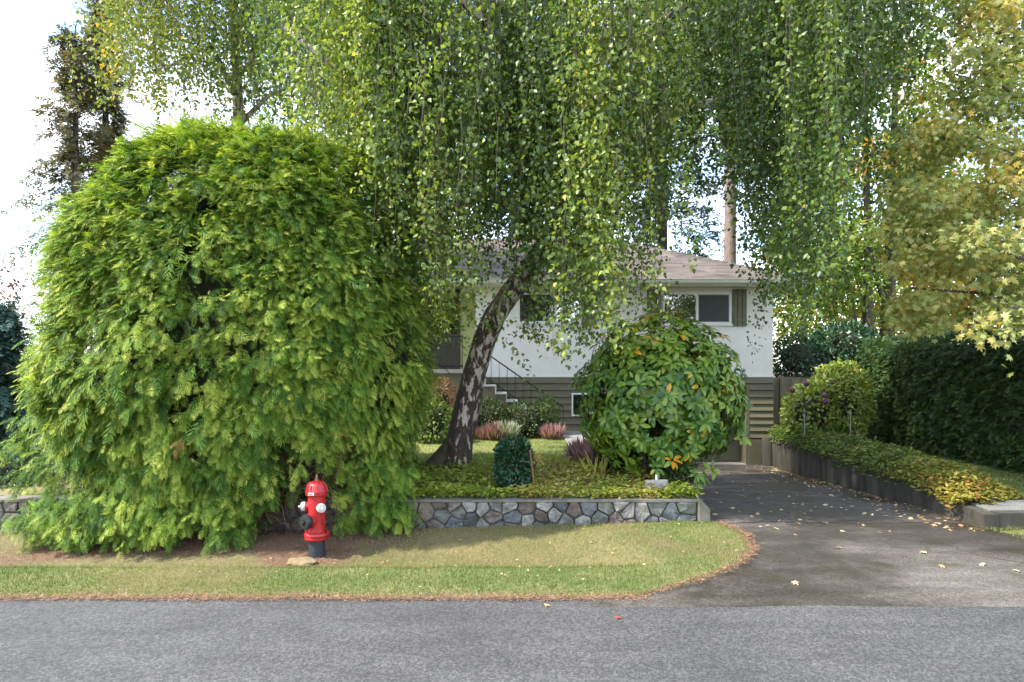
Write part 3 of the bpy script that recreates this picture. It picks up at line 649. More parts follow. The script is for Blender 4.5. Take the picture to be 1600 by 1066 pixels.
def hollow(p):      # dark hollow over the hydrant, where old growth has died back
    return (p[:, 0] > -3.08 - .12 * np.sin(p[:, 2] * 6)) & (p[:, 0] < -2.12) & (p[:, 2] < 1.35 - 1.1 * np.abs(p[:, 0] + 2.72)) & (p[:, 1] < 10.0)
pc, ncl = bush_surf(2500); pf, nf_ = bush_surf(1700, 1.0, True); pc = np.vstack([pc, pf]); ncl = np.vstack([ncl, nf_]); ok = (pc[:, 2] > -.05) & ((pc[:, 1] < 10.9) | (rng.random(len(pc)) < .35)) & ~(hollow(pc) & (rng.random(len(pc)) < .97)); pc, ncl = pc[ok], ncl[ok]
pc -= ncl * (.30 * rng.random((len(pc), 1)) ** 1.3 + .16 * (1 - vnoise(pc[:, 0] * 1.3 + pc[:, 1], pc[:, 2] * 2.2, 2.6, 5))[:, None].clip(0, 2) * .55)
lum = vnoise(pc[:, 0], pc[:, 2], 1.2, 2)
clump_shrub(bush, 'foliage', M_thuja, SPRAY, (pc, ncl), 18, .17, .06, .40, .66, .26, jitter=.55, smin=.4)
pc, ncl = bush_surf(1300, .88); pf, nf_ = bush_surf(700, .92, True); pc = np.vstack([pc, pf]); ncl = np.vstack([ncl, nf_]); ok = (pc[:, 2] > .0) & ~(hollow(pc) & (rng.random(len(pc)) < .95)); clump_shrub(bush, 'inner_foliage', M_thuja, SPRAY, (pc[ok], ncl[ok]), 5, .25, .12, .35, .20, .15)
# crown floor tips hanging to the ground and beside the hydrant
q = []
for _ in range(150):
    x = rng.uniform(-5.9, -3.15); q.append((x, 8.05 + .12 * abs(x + 4.5) ** 2 + rng.uniform(-.1, .35), rng.uniform(.0, .5)))
for _ in range(110): q.append((rng.uniform(-6.75, -5.3), rng.uniform(8.75, 9.6), rng.uniform(.05, 1.5)))
for _ in range(80): q.append((rng.uniform(-2.15, -1.35), rng.uniform(8.5, 9.2), rng.uniform(.0, .9)))
q = np.array(q); clump_shrub(bush, 'skirt_foliage', M_thuja, SPRAY, (q, nrm(np.stack([(q[:, 0] + 4.1) * .15, -np.ones(len(q)), np.zeros(len(q))], -1))), 11, .165, .05, .45, .45, .24)
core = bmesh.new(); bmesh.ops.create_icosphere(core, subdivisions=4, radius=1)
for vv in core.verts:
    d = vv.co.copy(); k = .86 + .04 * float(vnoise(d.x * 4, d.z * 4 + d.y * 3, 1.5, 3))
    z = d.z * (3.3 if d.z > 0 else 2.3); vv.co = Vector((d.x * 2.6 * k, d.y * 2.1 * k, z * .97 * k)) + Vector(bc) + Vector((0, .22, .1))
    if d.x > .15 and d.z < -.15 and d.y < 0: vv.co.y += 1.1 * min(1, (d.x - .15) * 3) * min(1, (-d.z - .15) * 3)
me = bpy.data.meshes.new('dark_twig_core'); core.to_mesh(me); core.free(); me.materials.append(M_core); o = bpy.data.objects.new('dark_twig_core', me); link(o, bush)
tw = MB()
for _ in range(260):
    p = Vector((rng.uniform(-3.2, -2.0), rng.uniform(8.5, 9.3), rng.uniform(-.1, 1.0))); pts = [p]; d = Vector(rng.normal(0, 1, 3)); d.z = abs(d.z) * .4; d.y = -abs(d.y) * .4; d.normalize()
    for k in range(4): d = (d + Vector(rng.normal(0, .45, 3))).normalized(); pts.append(pts[-1] + d * .12)
    tw.tube(pts, [.008, .006, .005, .004, .002], 4, caps=False)
tw.build('dead_twigs', M_deadtwig, bush, kind='stuff')
br = MB()
for k in range(9):
    a = rng.uniform(-.6, 1.0); br.tube([(-3.6 + .2*k*.3, 10.1, .1), (-3.2 + a * .8, 9.6 - .1 * k, .8), (-2.9 + a * 1.2, 9.1, 1.4 + .2 * a), (-2.7 + a * 1.5, 8.9, 2.2)], [.09, .07, .05, .02], 7, .1)
br.build('trunks', M_bark, bush, True)
# two dead russet sprays in the bush
for (a, b) in ((278, 693), (529, 668)):
    p = np.array(P(a, b, 7.85 if a < 400 else 8.3)); n = 5
    scatter('dead_spray', SPRAY, np.tile(p, (n, 1)) + rng.normal(0, .03, (n, 3)), frames(nrm(np.array([[0, -.5, -.6]]) + rng.normal(0, .3, (n, 3))), np.tile([0, -.5, 1.0], (n, 1))), .11, rng.uniform(.5, 1, n), M_redsh, bush)

# --- hedge
hedge = empty('cedar_hedge', (9.6, 13, .2), 'tall clipped dark green cedar hedge beside the strip of lawn', 'hedge')
hx0, hx1, hy0, hy1, hz0, hz1 = 8.95, 10.3, 6.5, 17.6, .15, 2.62
def hedge_clumps():
    P_, N_ = [], []
    n = 2700; y = rng.uniform(hy0, hy1, n); z = hz0 + (hz1 - hz0) * rng.random(n); b = .07 * vnoise(y, z, 1.4, 2); P_.append(np.stack([hx0 + b + .10 * (z > 2.45), y, z], -1)); N_.append(np.tile([-1, -.15, .1], (n, 1)))
    n = 900; P_.append(np.stack([rng.uniform(hx0, hx1, n), rng.uniform(hy0, hy1, n), np.full(n, hz1) + rng.normal(0, .025, n)], -1)); N_.append(np.tile([-.2, -.2, 1.0], (n, 1)))
    n = 420; P_.append(np.stack([rng.uniform(hx0, hx1, n), np.full(n, hy1), rng.uniform(hz0, hz1, n)], -1)); N_.append(np.tile([0, 1, .1], (n, 1)))
    return np.concatenate(P_), nrm(np.concatenate(N_).astype(float))
clump_shrub(hedge, 'foliage', M_hedge, SPRAY_S, hedge_clumps(), 6, .145, .05, .15, .42, .28, jitter=.6)
hm = MB().box((hx0 + .14, hy0 + .1, .05), (hx1 - .1, hy1 - .12, hz1 - .12)).build('dark_twig_core', M_core, hedge)

# --- birch: leaning trunk, limbs, weeping strands
birch = empty('weeping_birch', tuple(P(705, 728, 11.3)), 'leaning birch with patchy pinkish bark and long weeping curtains of leaves', 'tree')
tp = [(706, 762, 11.3, .36), (710, 740, 11.3, .29), (714, 715, 11.3, .24), (719, 682, 11.3, .215), (728, 640, 11.3, .203), (740, 585, 11.3, .195), (757, 530, 11.25, .188), (774, 492, 11.2, .182), (797, 460, 11.2, .175), (826, 425, 11.2, .168), (858, 375, 11.2, .16), (886, 315, 11.3, .15), (903, 255, 11.4, .14), (914, 180, 11.5, .12), (925, 80, 11.6, .10), (930, -60, 11.8, .08), (920, -220, 12, .05)]
def smoothpath(tp, sub=3):
    out = []
    for i in range(len(tp) - 1):
        for k in range(sub):
            t = k / sub; out.append(tuple(a + (b - a) * t for a, b in zip(tp[i], tp[i+1])))
    out.append(tp[-1]); return out
def bark_tube(path, name, mat, parent, seg=20, flute=.06, darkbase=True):
    V = []; TT_ = []; pts = [P(a, b, y) for a, b, y, r in path]; n = len(pts); F = []
    for i, p in enumerate(pts):
        d = (pts[min(i+1, n-1)] - pts[max(i-1, 0)]).normalized(); u = Vector((0, -1, 0)); u = (u - d * u.dot(d)).normalized(); wv = d.cross(u); r = path[i][3]
        for k in range(seg):
            a = 2*math.pi*k/seg; fl = 1 + flute * math.sin(3*a + i*.2) + .05 * math.sin(5*a - i*.13) + .03*math.sin(i*.9 + 2*a)
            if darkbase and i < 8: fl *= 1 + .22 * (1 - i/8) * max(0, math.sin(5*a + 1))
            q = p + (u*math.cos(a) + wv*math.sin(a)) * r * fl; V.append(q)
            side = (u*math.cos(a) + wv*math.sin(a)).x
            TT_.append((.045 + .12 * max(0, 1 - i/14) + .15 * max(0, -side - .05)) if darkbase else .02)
    for i in range(n-1):
        for k in range(seg): k2 = (k+1) % seg; F.append((i*seg+k, i*seg+k2, (i+1)*seg+k2, (i+1)*seg+k))
    me = fastmesh(name, np.array([tuple(q) for q in V]), np.array(F), np.array(TT_), mat, True); o = bpy.data.objects.new(name, me); link(o, parent); return o
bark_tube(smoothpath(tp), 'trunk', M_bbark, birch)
tube_root = MB().tube([P(648, 756, 11.2), P(672, 738, 11.25), P(692, 718, 11.3), P(710, 690, 11.3)], [.10, .17, .19, .12], 10, .08).build('root_flare', M_mossbark, birch, True)
limbs = [[(860,378,11.2,.13),(800,320,10.7,.11),(720,270,10.2,.09),(640,220,9.8,.07),(540,120,9.4,.05),(440,40,9.2,.03)],
         [(886,315,11.3,.13),(960,235,10.9,.11),(1040,180,10.8,.09),(1150,150,11,.07),(1290,130,11.3,.05),(1430,120,11.6,.025)],
         [(903,255,11.4,.12),(840,150,10.4,.10),(760,40,9.6,.08),(650,-80,9.2,.05)], [(914,180,11.5,.12),(1010,60,10.6,.1),(1120,-40,10.2,.07),(1260,-110,10.2,.04)],
         [(914,180,11.5,.1),(850,60,12.6,.09),(700,-60,13.6,.06),(560,-120,14,.03)], [(925,80,11.6,.1),(1040,-40,12.8,.08),(1200,-120,13.6,.05),(1350,-160,14,.03)],
         [(774,300,10.4,.07),(690,330,11,.05),(620,300,11.5,.035),(560,200,12,.02)], [(905,250,11.4,.1),(960,130,9.8,.08),(990,0,8.9,.06),(1000,-120,8.6,.03)]]
lm = [bark_tube(smoothpath(l, 3), 'limb', M_bbark, birch, 8, .05, False) for l in limbs]
PXS = [150, 300, 430, 480, 560, 620, 700, 760, 830, 870, 930, 975, 1010, 1040, 1100, 1160, 1200, 1250, 1300, 1350, 1420, 1490]
PYS = [150, 130, 140, 330, 370, 470, 480, 460, 430, 545, 585, 540, 400, 355, 345, 350, 480, 590, 380, 250, 180, 80]
def strands(clusters, per, leafsize, dens, prof, name, mat, root, twigmat, tint_fn, ztop_fn, sway=.25, spread=.24, tpl=BIRCH, shift=70):
    pos = []; dirs = []; tint = []; tw = MB()
    for (px, Y) in clusters:
        ct = tint_fn(px, Y); off = abs(rng.normal(0, shift)) * (0 if (px, Y) in LOW else 1); base = np.interp(px, *prof) - off; top = ztop_fn(px)
        c = P(px, 0, Y)
        for k in range(per):
            x = c.x + rng.normal(0, spread); y = c.y + rng.normal(0, spread); zb = float(P(px, base - abs(rng.normal(0, 70)) - (0 if rng.random() < .4 else rng.uniform(0, 260)), Y).z); zt = float(P(px, top + rng.uniform(-60, 60), Y).z)
            if zt - zb < .4: zt = zb + rng.uniform(.5, 1.2)
            ln = zt - zb; n = int(ln * dens * rng.uniform(.8, 1.15)); t = np.sort(rng.random(n) ** .85); ph = rng.uniform(0, 6.28); ax = rng.normal(0, sway, 2)
            sx = x + ax[0] * (t ** 2) * 1.0 + .05 * np.sin(t * 7 + ph); sy = y + ax[1] * t ** 2 + .05 * np.cos(t * 6 + ph); sz = zt - ln * t
            o_ = rng.normal(0, 1, (n, 3)) * np.array([.07, .07, .05]); p = np.stack([sx, sy, sz], -1) + o_; pos.append(p)
            d = o_ / .1 * .7 + np.array([0, 0, -.75]) + rng.normal(0, .45, (n, 3)); dirs.append(d); tint.append(ct + rng.normal(0, .13, n) + rng.normal(0, .06) + np.where(rng.random(n) < .005, .6, 0))
            if k % 2 == 0:
                tt = np.linspace(0, 1, 6); tw.tube([(x + ax[0]*q*q + .05*math.sin(q*7+ph), y + ax[1]*q*q + .05*math.cos(q*6+ph), zt - ln*q) for q in tt], [.007, .006, .005, .004, .003, .0015], 3, caps=False)
    pos = np.concatenate(pos); dirs = np.concatenate(dirs); tint = np.concatenate(tint); n = len(pos)
    Rm = frames(dirs, rng.normal(0, 1, (n, 3)) + np.array([0, -.5, .5])); scatter(name, tpl, pos, Rm, leafsize * rng.uniform(.6, 1.2, n), tint, mat, root, kind='stuff')
    tw.build('hanging_twigs', twigmat, root, kind='stuff'); return n
LOW = set()
cl = []
for k in range(150):
    px = rng.uniform(430, 1490); Y = rng.uniform(8.6, 13.8)
    cl.append((px, Y))
for k in range(70): cl.append((rng.uniform(980, 1440), rng.uniform(10, 14.5)))
for k in range(25): cl.append((rng.uniform(430, 700), rng.uniform(9.5, 13)))
for px, Y in ((510, 9.0), (545, 8.8), (570, 9.2), (600, 9.5), (650, 8.9), (670, 8.6), (690, 8.7), (705, 9.0), (725, 8.8), (755, 8.9), (870, 9.1), (905, 8.7), (930, 8.5), (950, 8.6), (965, 8.8), (1240, 12), (1265, 12.2), (780, 9.6), (820, 9.6), (850, 9.4), (860, 9.6), (890, 9.2), (920, 9.4), (945, 9.0), (965, 9.3), (1235, 11.4), (1255, 12.4), (1275, 11.9), (630, 8.8), (660, 9.2), (740, 9.3), (530, 8.7), (555, 9.0), (585, 9.1)): cl.append((px, Y)); LOW.add((px, Y))
def tb(px, Y):
    near = 1 - min(1, max(0, (Y - 8.5) / 3)); lit_band = max(math.exp(-((px - 540) / 60) ** 2), math.exp(-((px - 690) / 45) ** 2), math.exp(-((px - 955) / 50) ** 2))
    return .14 + .30 * near * lit_band + .20 * near + rng.normal(0, .07) + (.08 if px < 620 else 0)  # sunlit near strands and shaded far ones are painted into the tint
nb = strands(cl, 7, .078, 38, (PXS, PYS), 'crown', M_birch, birch, M_twig2, tb, lambda px: rng.uniform(-230, 20) if rng.random() < .72 else rng.uniform(60, 240))
strands([(px_, rng.uniform(12.0, 13.2)) for px_ in (625, 640, 655, 668, 680, 692, 703, 715, 728, 742, 760, 690, 708)], 6, .075, 34, ([600, 660, 720, 790], [520, 560, 545, 500]), 'inner_curtain', M_birch, birch, M_twig2, lambda px, Y: .5 + rng.normal(0, .08), lambda px: rng.uniform(150, 330), shift=15)  # raised tint paints these strands as sunlit
# drooping low twig in front of the steps
pos = []; dirs = []
for (a, b, c_, d_) in ((770, 480, 905, 585), (760, 500, 840, 610), (800, 520, 890, 560), (700, 480, 730, 560), (690, 470, 760, 520)):
    A, B = P(a, b, 11.0), P(c_, d_, 10.4); n = 75; t = rng.random(n)[:, None]; pos.append(np.array(A)[None] * (1 - t) + np.array(B)[None] * t + np.array([0, 0, .25]) * (t * (1 - t)) * 2 + rng.normal(0, .07, (n, 3)))
pos = np.concatenate(pos); n = len(pos); scatter('low_twig_leaves', BIRCH, pos, frames(rng.normal(0, 1, (n, 3)) + np.array([.4, 0, -.6]), rng.normal(0, 1, (n, 3)) + np.array([0, 0, 1.0])), .075 * rng.uniform(.7, 1.2, n), rng.normal(.62, .12, n), M_birch, birch, kind='stuff')

# --- second birch behind the bush
b2 = empty('pale_birch', tuple(P(372, 640, 17)), 'tall pale yellowing birch standing behind the great cedar bush', 'tree')
bark_tube(smoothpath([(360, 620, 17, .2), (368, 300, 17, .16), (372, 170, 17, .13), (366, 60, 17, .1), (362, -60, 17, .07)]), 'trunk', M_bbark, b2, 10, .04, False)
for l in ([(372,160,17,.07),(330,70,16.5,.05),(270,100,16.2,.035),(240,110,16,.02)], [(370,120,17,.07),(430,60,16.6,.05),(480,20,16.4,.03)], [(368,200,17,.08),(420,150,17.4,.05),(470,130,17.6,.03)], [(366,70,17,.06),(290,-10,17,.04),(200,-20,17,.02)]):
    bark_tube(smoothpath(l), 'limb', M_bbark, b2, 6, .04, False)
cl = [(rng.uniform(165, 520), rng.uniform(14.8, 18.5)) for _ in range(210)]
strands(cl, 5, .10, 20, ([130, 200, 300, 420, 520], [120, 200, 200, 230, 260]), 'crown', M_birch2, b2, M_twig, lambda px, Y: .42 + rng.normal(0, .12) + (.15 if px < 300 else 0), lambda px: rng.uniform(-200, 120), shift=45, spread=.4)

# ------------------------------------------------------------------ broad-leaved and conifer trees
def tube_path(pts, rads, name, mat, parent, seg=8): MB().tube(pts, rads, seg, .05).build(name, mat, parent, True)
def blob_crown(root, name, mat, tpl, blobs, per, size, tint0, tvar, droop=.3, kind='stuff', shell=.5):
    pos = []; dirs = []; tint = []
    for (c, r) in blobs:
        n = int(per * rng.uniform(.8, 1.2)); d = nrm(rng.normal(0, 1, (n, 3))); rr = r * (shell + (1 - shell) * rng.random((n, 1)) ** .6); p = np.array(c) + d * rr * np.array([1.15, 1.15, .7])
        pos.append(p); dirs.append(d + np.array([0, 0, -droop]) + rng.normal(0, .5, (n, 3))); tint.append(np.full(n, tint0 + rng.normal(0, tvar * .5)) + rng.normal(0, tvar * .6, n))
    pos = np.concatenate(pos); dirs = np.concatenate(dirs); tint = np.concatenate(tint); n = len(pos)
    return scatter(name, tpl, pos, frames(dirs, rng.normal(0, .6, (n, 3)) + np.array([0, 0, 1.0])), size * rng.uniform(.65, 1.2, n), tint, mat, root, kind=kind)

# maple on the right, boughs reaching in
maple = empty('maple_tree', (11.6, 11.4, .2), 'pale yellow green maple with big lobed leaves reaching over the hedge', 'tree')
tube_path([(11.6, 11.4, 0), (11.5, 11.4, 2.5), (11.2, 11.2, 4.6), (10.8, 11, 7.2)], [.3, .24, .2, .12], 'trunk', M_bark, maple, 12)
mb = []
for (a, b, Y), (c_, d_, Y2) in (((1720,430,11),(1440,300,9.6)), ((1720,500,11),(1420,450,9.9)), ((1700,330,11),(1510,205,9.5)), ((1690,250,11),(1530,110,9.6)), ((1690,150,11),(1520,30,9.8)), ((1720,470,11),(1520,380,9.0)), ((1700,520,11),(1580,480,8.8)), ((1700,390,11),(1470,390,10.6))):
    A, B = P(a, b, Y), P(c_, d_, Y2); mid = A.lerp(B, .5) + Vector((0, 0, .15))
    tube_path([A, mid, B], [.05, .03, .012], 'bough', M_bark, maple, 6)
    for t in np.linspace(.25, 1.06, 8): q = A.lerp(B, float(t)) + Vector(rng.normal(0, .22, 3)); mb.append((tuple(q), .34))
for _ in range(85):
    a = rng.uniform(1400, 1640); b = rng.uniform(200, 500) if a < 1500 else rng.uniform(-40, 500); mb.append((tuple(P(a, b, rng.uniform(9.3, 11.8))), .36))
for _ in range(10): mb.append((tuple(P(rng.uniform(1470, 1600), rng.uniform(-30, 160), rng.uniform(9.6, 11))), .33))
for _ in range(60): mb.append(((11.1 + rng.normal(0, .9), 11.2 + rng.normal(0, 1.0), rng.uniform(3.4, 8.4)), .5))
blob_crown(maple, 'crown', M_maple, MAPLE, mb, 125, .074, .60, .3, .5, shell=.2)
me_maple = fastmesh('leaf', MAPLE[0], MAPLE[1], None, M_maple_o)
def leaf_objs(me, pos, Rm, sc_, parent):
    inv = (Matrix.Translation(Vector(parent.location))).inverted()
    for p, r_, s in zip(pos, Rm, sc_):
        o = bpy.data.objects.new('leaf', me); COL.objects.link(o); o.parent = parent
        M = Matrix(r_.tolist()).to_4x4() @ Matrix.Scale(float(s), 4); M.translation = Vector(p); o.matrix_basis = inv @ M
n = 240; i = rng.integers(0, len(mb) - 60, n * 4); pp = np.array([mb[k][0] for k in i]) + rng.normal(0, .25, (n*4, 3)); vis = (HX + pp[:, 0] / pp[:, 1] * FPX < 1590) & (pp[:, 1] < 10.4); pp = pp[vis][:n]; pp[:, 1] -= .22; n = len(pp)
leaf_objs(me_maple, pp, frames(rng.normal(0, .6, (n, 3)) + np.array([-.2, -.5, -.7]), rng.normal(0, .4, (n, 3)) + np.array([0, -.6, .7])), .078 * rng.uniform(.8, 1.25, n), maple)

def deciduous(name, label, px, Y, base_py, trunks, blobs, mat, per, size, tint0, tvar, group=None, bark=None):
    r_ = empty(name, tuple(P(px, base_py, Y)), label, 'tree', group)
    for t in trunks: tube_path([P(a, b, y) for a, b, y, r2 in t], [q[3] for q in t], 'trunk', bark or M_bark, r_, 8)
    blob_crown(r_, 'crown', mat, OVAL, [(tuple(P(a, b, Y + rng.normal(0, .8))), rr) for a, b, rr in blobs], per, size, tint0, tvar, .35, shell=.15)
    return r_
rb = lambda n, x0, x1, y0, y1, r0, r1: [(rng.uniform(x0, x1), rng.uniform(y0, y1), rng.uniform(r0, r1)) for _ in range(n)]
deciduous('rowan_tree', 'green and yellow rowan with several slim dark trunks behind the hedge end', 1360, 24, 690, [[(1352,690,24,.22),(1355,540,24,.19),(1357,400,24,.15),(1350,120,24,.06)], [(1388,690,24.3,.3),(1386,520,24.3,.26),(1392,380,24.3,.2),(1400,100,24.3,.08)], [(1342,690,23.8,.14),(1335,500,23.8,.11),(1318,420,23.8,.08),(1300,330,23.8,.04)], [(1385,480,24.3,.12),(1365,420,24.2,.08),(1345,330,24.2,.04)]],
          rb(85, 1240, 1470, 60, 500, .8, 1.2), M_rowan, 150, .22, .5, .3)
deciduous('golden_tree', 'golden yellow autumn tree glowing between the trunks behind the hedge', 1300, 33, 640, [[(1300,640,33,.25),(1302,480,33,.2),(1310,350,33,.1)]], rb(44, 1215, 1430, 330, 560, 1.0, 1.4) , M_autumn, 150, .28, .45, .25)
deciduous('orange_tree', 'orange and red autumn tree showing above the top of the hedge', 1440, 30, 640, [[(1440,640,30,.22),(1440,500,30,.18),(1436,380,30,.1)]], rb(36, 1400, 1540, 380, 545, .9, 1.3), M_autumn, 150, .26, .78, .3)
deciduous('light_green_tree', 'thin light green tree with sky showing through above the fence', 1255, 27, 640, [[(1262,640,27,.16),(1255,480,27,.12),(1240,330,27,.07),(1235,200,27,.04)]], rb(26, 1195, 1310, 300, 560, .7, 1.1), M_rowan, 120, .2, .42, .25)
deciduous('tall_yellow_tree', 'tall gold green tree filling the sky behind the maple boughs', 1470, 26, 640, [[(1475,640,26,.24),(1470,350,26,.18),(1455,120,26,.08)]], rb(40, 1370, 1560, 150, 420, .8, 1.2), M_autumn, 140, .22, .35, .3)

def conifer(name, label, px, Y, base_py, top_py, wid, mat, tiers, per, size, tint0=.45, group=None, bark=None, bare=.08, ragged=.2):
    b = P(px, base_py, Y); t = P(px, top_py, Y); h = t.z - b.z; r_ = empty(name, tuple(b), label, 'tree', group)
    tube_path([b, b.lerp(t, .5), t], [.26, .17, .03], 'trunk', bark or M_bark, r_, 9); pos = []; nor = []
    for k in range(tiers):
        f_ = bare + (1 - bare) * k / tiers; rad = wid * (1 - f_) ** .75 + .1; nb_ = 7
        for j in range(nb_):
            a = rng.uniform(0, 6.28); rr = rad * rng.uniform(1 - ragged * 2, 1.1)
            for s in (.35, .6, .8, 1.0): pos.append((b.x + math.cos(a)*rr*s, b.y + math.sin(a)*rr*s, b.z + h*f_ - .18*rr*s*s + rng.normal(0, .06))); nor.append((math.cos(a), math.sin(a), .1))
    clump_shrub(r_, 'crown', mat, SPRAY_S, (np.array(pos), nrm(np.array(nor))), per, size, .12, .35, tint0, .25); return r_
conifer('dark_fir', 'dense dark green fir rising straight behind the roof ridge', 1035, 29, 640, -420, 3.3, M_dark, 60, 3, .68)
conifer('dark_fir', 'broad dark fir behind the birch trunk and house roof', 810, 31, 640, -380, 3.8, M_dark, 60, 3, .68)
conifer('dark_fir', 'dark fir just behind the right shoulder of the cedar bush', 640, 28, 640, -250, 3.0, M_dark, 56, 3, .66)
conifer('tall_pine', 'tall conifer with pale bare trunk standing beyond the hip of the roof', 1141, 26, 640, -600, 2.2, M_dark, 40, 4, .5, bare=.42, bark=M_bark_pine)
conifer('brown_pine', 'ragged brown green pine against the sky beyond the cedar bush', 118, 27, 660, 40, 3.6, M_pine, 22, 4, .5, ragged=.5, bare=.3)
conifer('brown_pine', 'thin upper pine boughs behind the pale birch', 165, 29, 660, -40, 2.4, M_pine, 36, 5, .45, ragged=.35, bare=.3)
conifer('blue_spruce', 'blue green spruce peeking out past the outer edge of the cedar bush', -8, 12.2, 735, 470, 1.0, M_spruce, 30, 6, .24, bare=.01)
deciduous('purple_plum', 'purple leaved plum showing above the blue spruce', -20, 16, 700, [[(-20,700,16,.1),(-18,560,16,.08),(-15,450,16,.04)]], rb(14, -40, 14, 425, 640, .4, .6), M_purple, 120, .1, .5, .3)

# ------------------------------------------------------------------ rhododendron with single leaves in front
rh = empty('rhododendron', (2.05, 10.35, .3), 'large round rhododendron with glossy leaf whorls beside the driveway', 'shrub')
tube_path([(2.0, 10.3, .1), (1.97, 10.25, .6), (1.9, 10.2, 1.1)], [.075, .06, .04], 'stem', M_bark, rh); tube_path([(2.15, 10.45, .1), (2.4, 10.4, .7), (2.7, 10.2, 1.2)], [.06, .05, .03], 'stem', M_bark, rh)
rc = np.array([2.25, 10.45, 1.62])
def rh_surf(n):
    u = rng.uniform(-.95, 1, n); ph = rng.uniform(0, 6.283, n); c = np.sqrt(1 - u*u); d = np.stack([c*np.cos(ph), c*np.sin(ph), u], -1)
    lump = 1 + .17 * vnoise(d[:, 0]*3 + d[:, 1], d[:, 2]*3, 1.5, 6); p = d * np.array([1.17, 1.08, 1.16]) * lump[:, None] * rng.uniform(.88, 1.08, (n, 1)); return p + rc, d
pos = []; dirs = []; nors = []; tint = []
pw, nw = rh_surf(860); pf, nf_ = rh_surf(500); q_ = (nf_[:, 1] < -.7); pw = np.vstack([pw, pf[q_]]); nw = np.vstack([nw, nf_[q_]]); inner = rng.random(len(pw)) < .3; pw = rc + (pw - rc) * np.where(inner, .8, 1.0)[:, None]
rb_ = np.hypot(pw[:, 0] - 2.15, pw[:, 1] - 10.4); ok = ~((pw[:, 2] < .85) & (rb_ > .35 + (pw[:, 2] - .3) * 1.5) & (rng.random(len(pw)) < .9)); pw, nw = pw[ok], nw[ok]
for extra in (((2.62, 9.75, .50), .9), ((2.75, 9.8, .42), .9), ((2.9, 9.9, .55), .9), ((3.3, 10.0, 1.2), .3), ((3.4, 10.1, 1.45), .35), ((3.35, 10.0, 1.0), .3), ((2.1, 9.6, .8), .3), ((2.0, 9.55, .62), .3), ((2.25, 9.6, .72), .4), ((1.8, 9.6, 1.0), .3)):
    pw = np.vstack([pw, extra[0]]); nw = np.vstack([nw, (.3, -.8, .2)])
for p, n_ in zip(pw, nw):
    k = rng.integers(7, 11); ax = nrm(n_ + np.array([0, 0, .35])); u = nrm(np.cross(ax, [0.3, .2, 1.0])); v_ = np.cross(ax, u); ct = rng.normal(.55, .18)
    lit_top = n_[2] > .55  # upward whorls get a yellower tint, painting light on the top
    for j in range(k):
        a = 6.283 * j / k + rng.normal(0, .2); d = u*math.cos(a) + v_*math.sin(a) + ax * rng.uniform(-.25, .55); d[2] -= .15
        pos.append(p + d * .02); dirs.append(d); nors.append(ax + rng.normal(0, .15, 3)); tint.append(ct + rng.normal(0, .1) + (.18 if lit_top else 0) + (.55 if rng.random() < .012 else 0))
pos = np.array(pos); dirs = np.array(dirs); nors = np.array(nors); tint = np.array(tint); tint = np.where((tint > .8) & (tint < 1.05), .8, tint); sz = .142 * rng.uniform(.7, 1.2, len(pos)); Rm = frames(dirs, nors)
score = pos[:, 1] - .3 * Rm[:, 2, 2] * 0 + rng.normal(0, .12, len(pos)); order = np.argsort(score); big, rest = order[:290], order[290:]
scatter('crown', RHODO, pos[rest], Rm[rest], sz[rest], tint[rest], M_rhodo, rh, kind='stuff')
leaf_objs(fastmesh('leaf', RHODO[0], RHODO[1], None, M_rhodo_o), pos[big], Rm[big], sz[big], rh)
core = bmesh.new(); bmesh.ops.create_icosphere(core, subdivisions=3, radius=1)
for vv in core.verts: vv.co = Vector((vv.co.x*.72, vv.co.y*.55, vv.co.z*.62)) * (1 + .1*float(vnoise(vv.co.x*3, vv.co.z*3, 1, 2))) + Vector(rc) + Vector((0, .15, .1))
me = bpy.data.meshes.new('dark_twig_core'); core.to_mesh(me); core.free(); me.materials.append(M_core); o = bpy.data.objects.new('dark_twig_core', me); link(o, rh)

# ------------------------------------------------------------------ smaller shrubs and plants
def leafy(name, label, cat, c, rad, mat, tpl, n, size, tint0=.45, tvar=.3, group=None, boxy=1.0, core=True, droop=.1, stem=True):
    r_ = empty(name, (c[0], c[1], c[2] - rad[2]), label, cat, group); u = rng.uniform(-1, 1, n); ph = rng.uniform(0, 6.283, n); cc = np.sqrt(1-u*u); d = np.stack([cc*np.cos(ph), cc*np.sin(ph), u], -1)
    k = np.sign(d) * np.abs(d) ** boxy; rr = 1 - .35 * rng.random((n, 1)) ** 2; lump = 1 + .1 * vnoise(d[:, 0]*4, d[:, 2]*4 + d[:, 1], 1.4, len(name))
    p = np.array(c) + k * np.array(rad) * rr * lump[:, None]; dd = d + rng.normal(0, .5, (n, 3)); dd[:, 2] -= droop
    scatter('foliage', tpl, p, frames(dd, rng.normal(0, .4, (n, 3)) + d + np.array([0, 0, .5])), size * rng.uniform(.7, 1.25, n), rng.normal(tint0, tvar*.6, n) + .15*vnoise(p[:, 0]*3, p[:, 2]*3, 1.5, 3), mat, r_, kind='stuff')
    if core:
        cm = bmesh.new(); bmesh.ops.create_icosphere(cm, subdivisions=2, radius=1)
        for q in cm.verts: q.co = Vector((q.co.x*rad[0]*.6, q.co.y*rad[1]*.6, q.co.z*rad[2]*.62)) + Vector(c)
        me_ = bpy.data.meshes.new('dark_twig_core'); cm.to_mesh(me_); cm.free(); me_.materials.append(M_core); o_ = bpy.data.objects.new('dark_twig_core', me_); link(o_, r_)
    if stem: tube_path([(c[0], c[1], c[2] - rad[2] - .1), (c[0] + .02, c[1], c[2])], [.03, .015], 'stem', M_twig, r_, 6)
    return r_
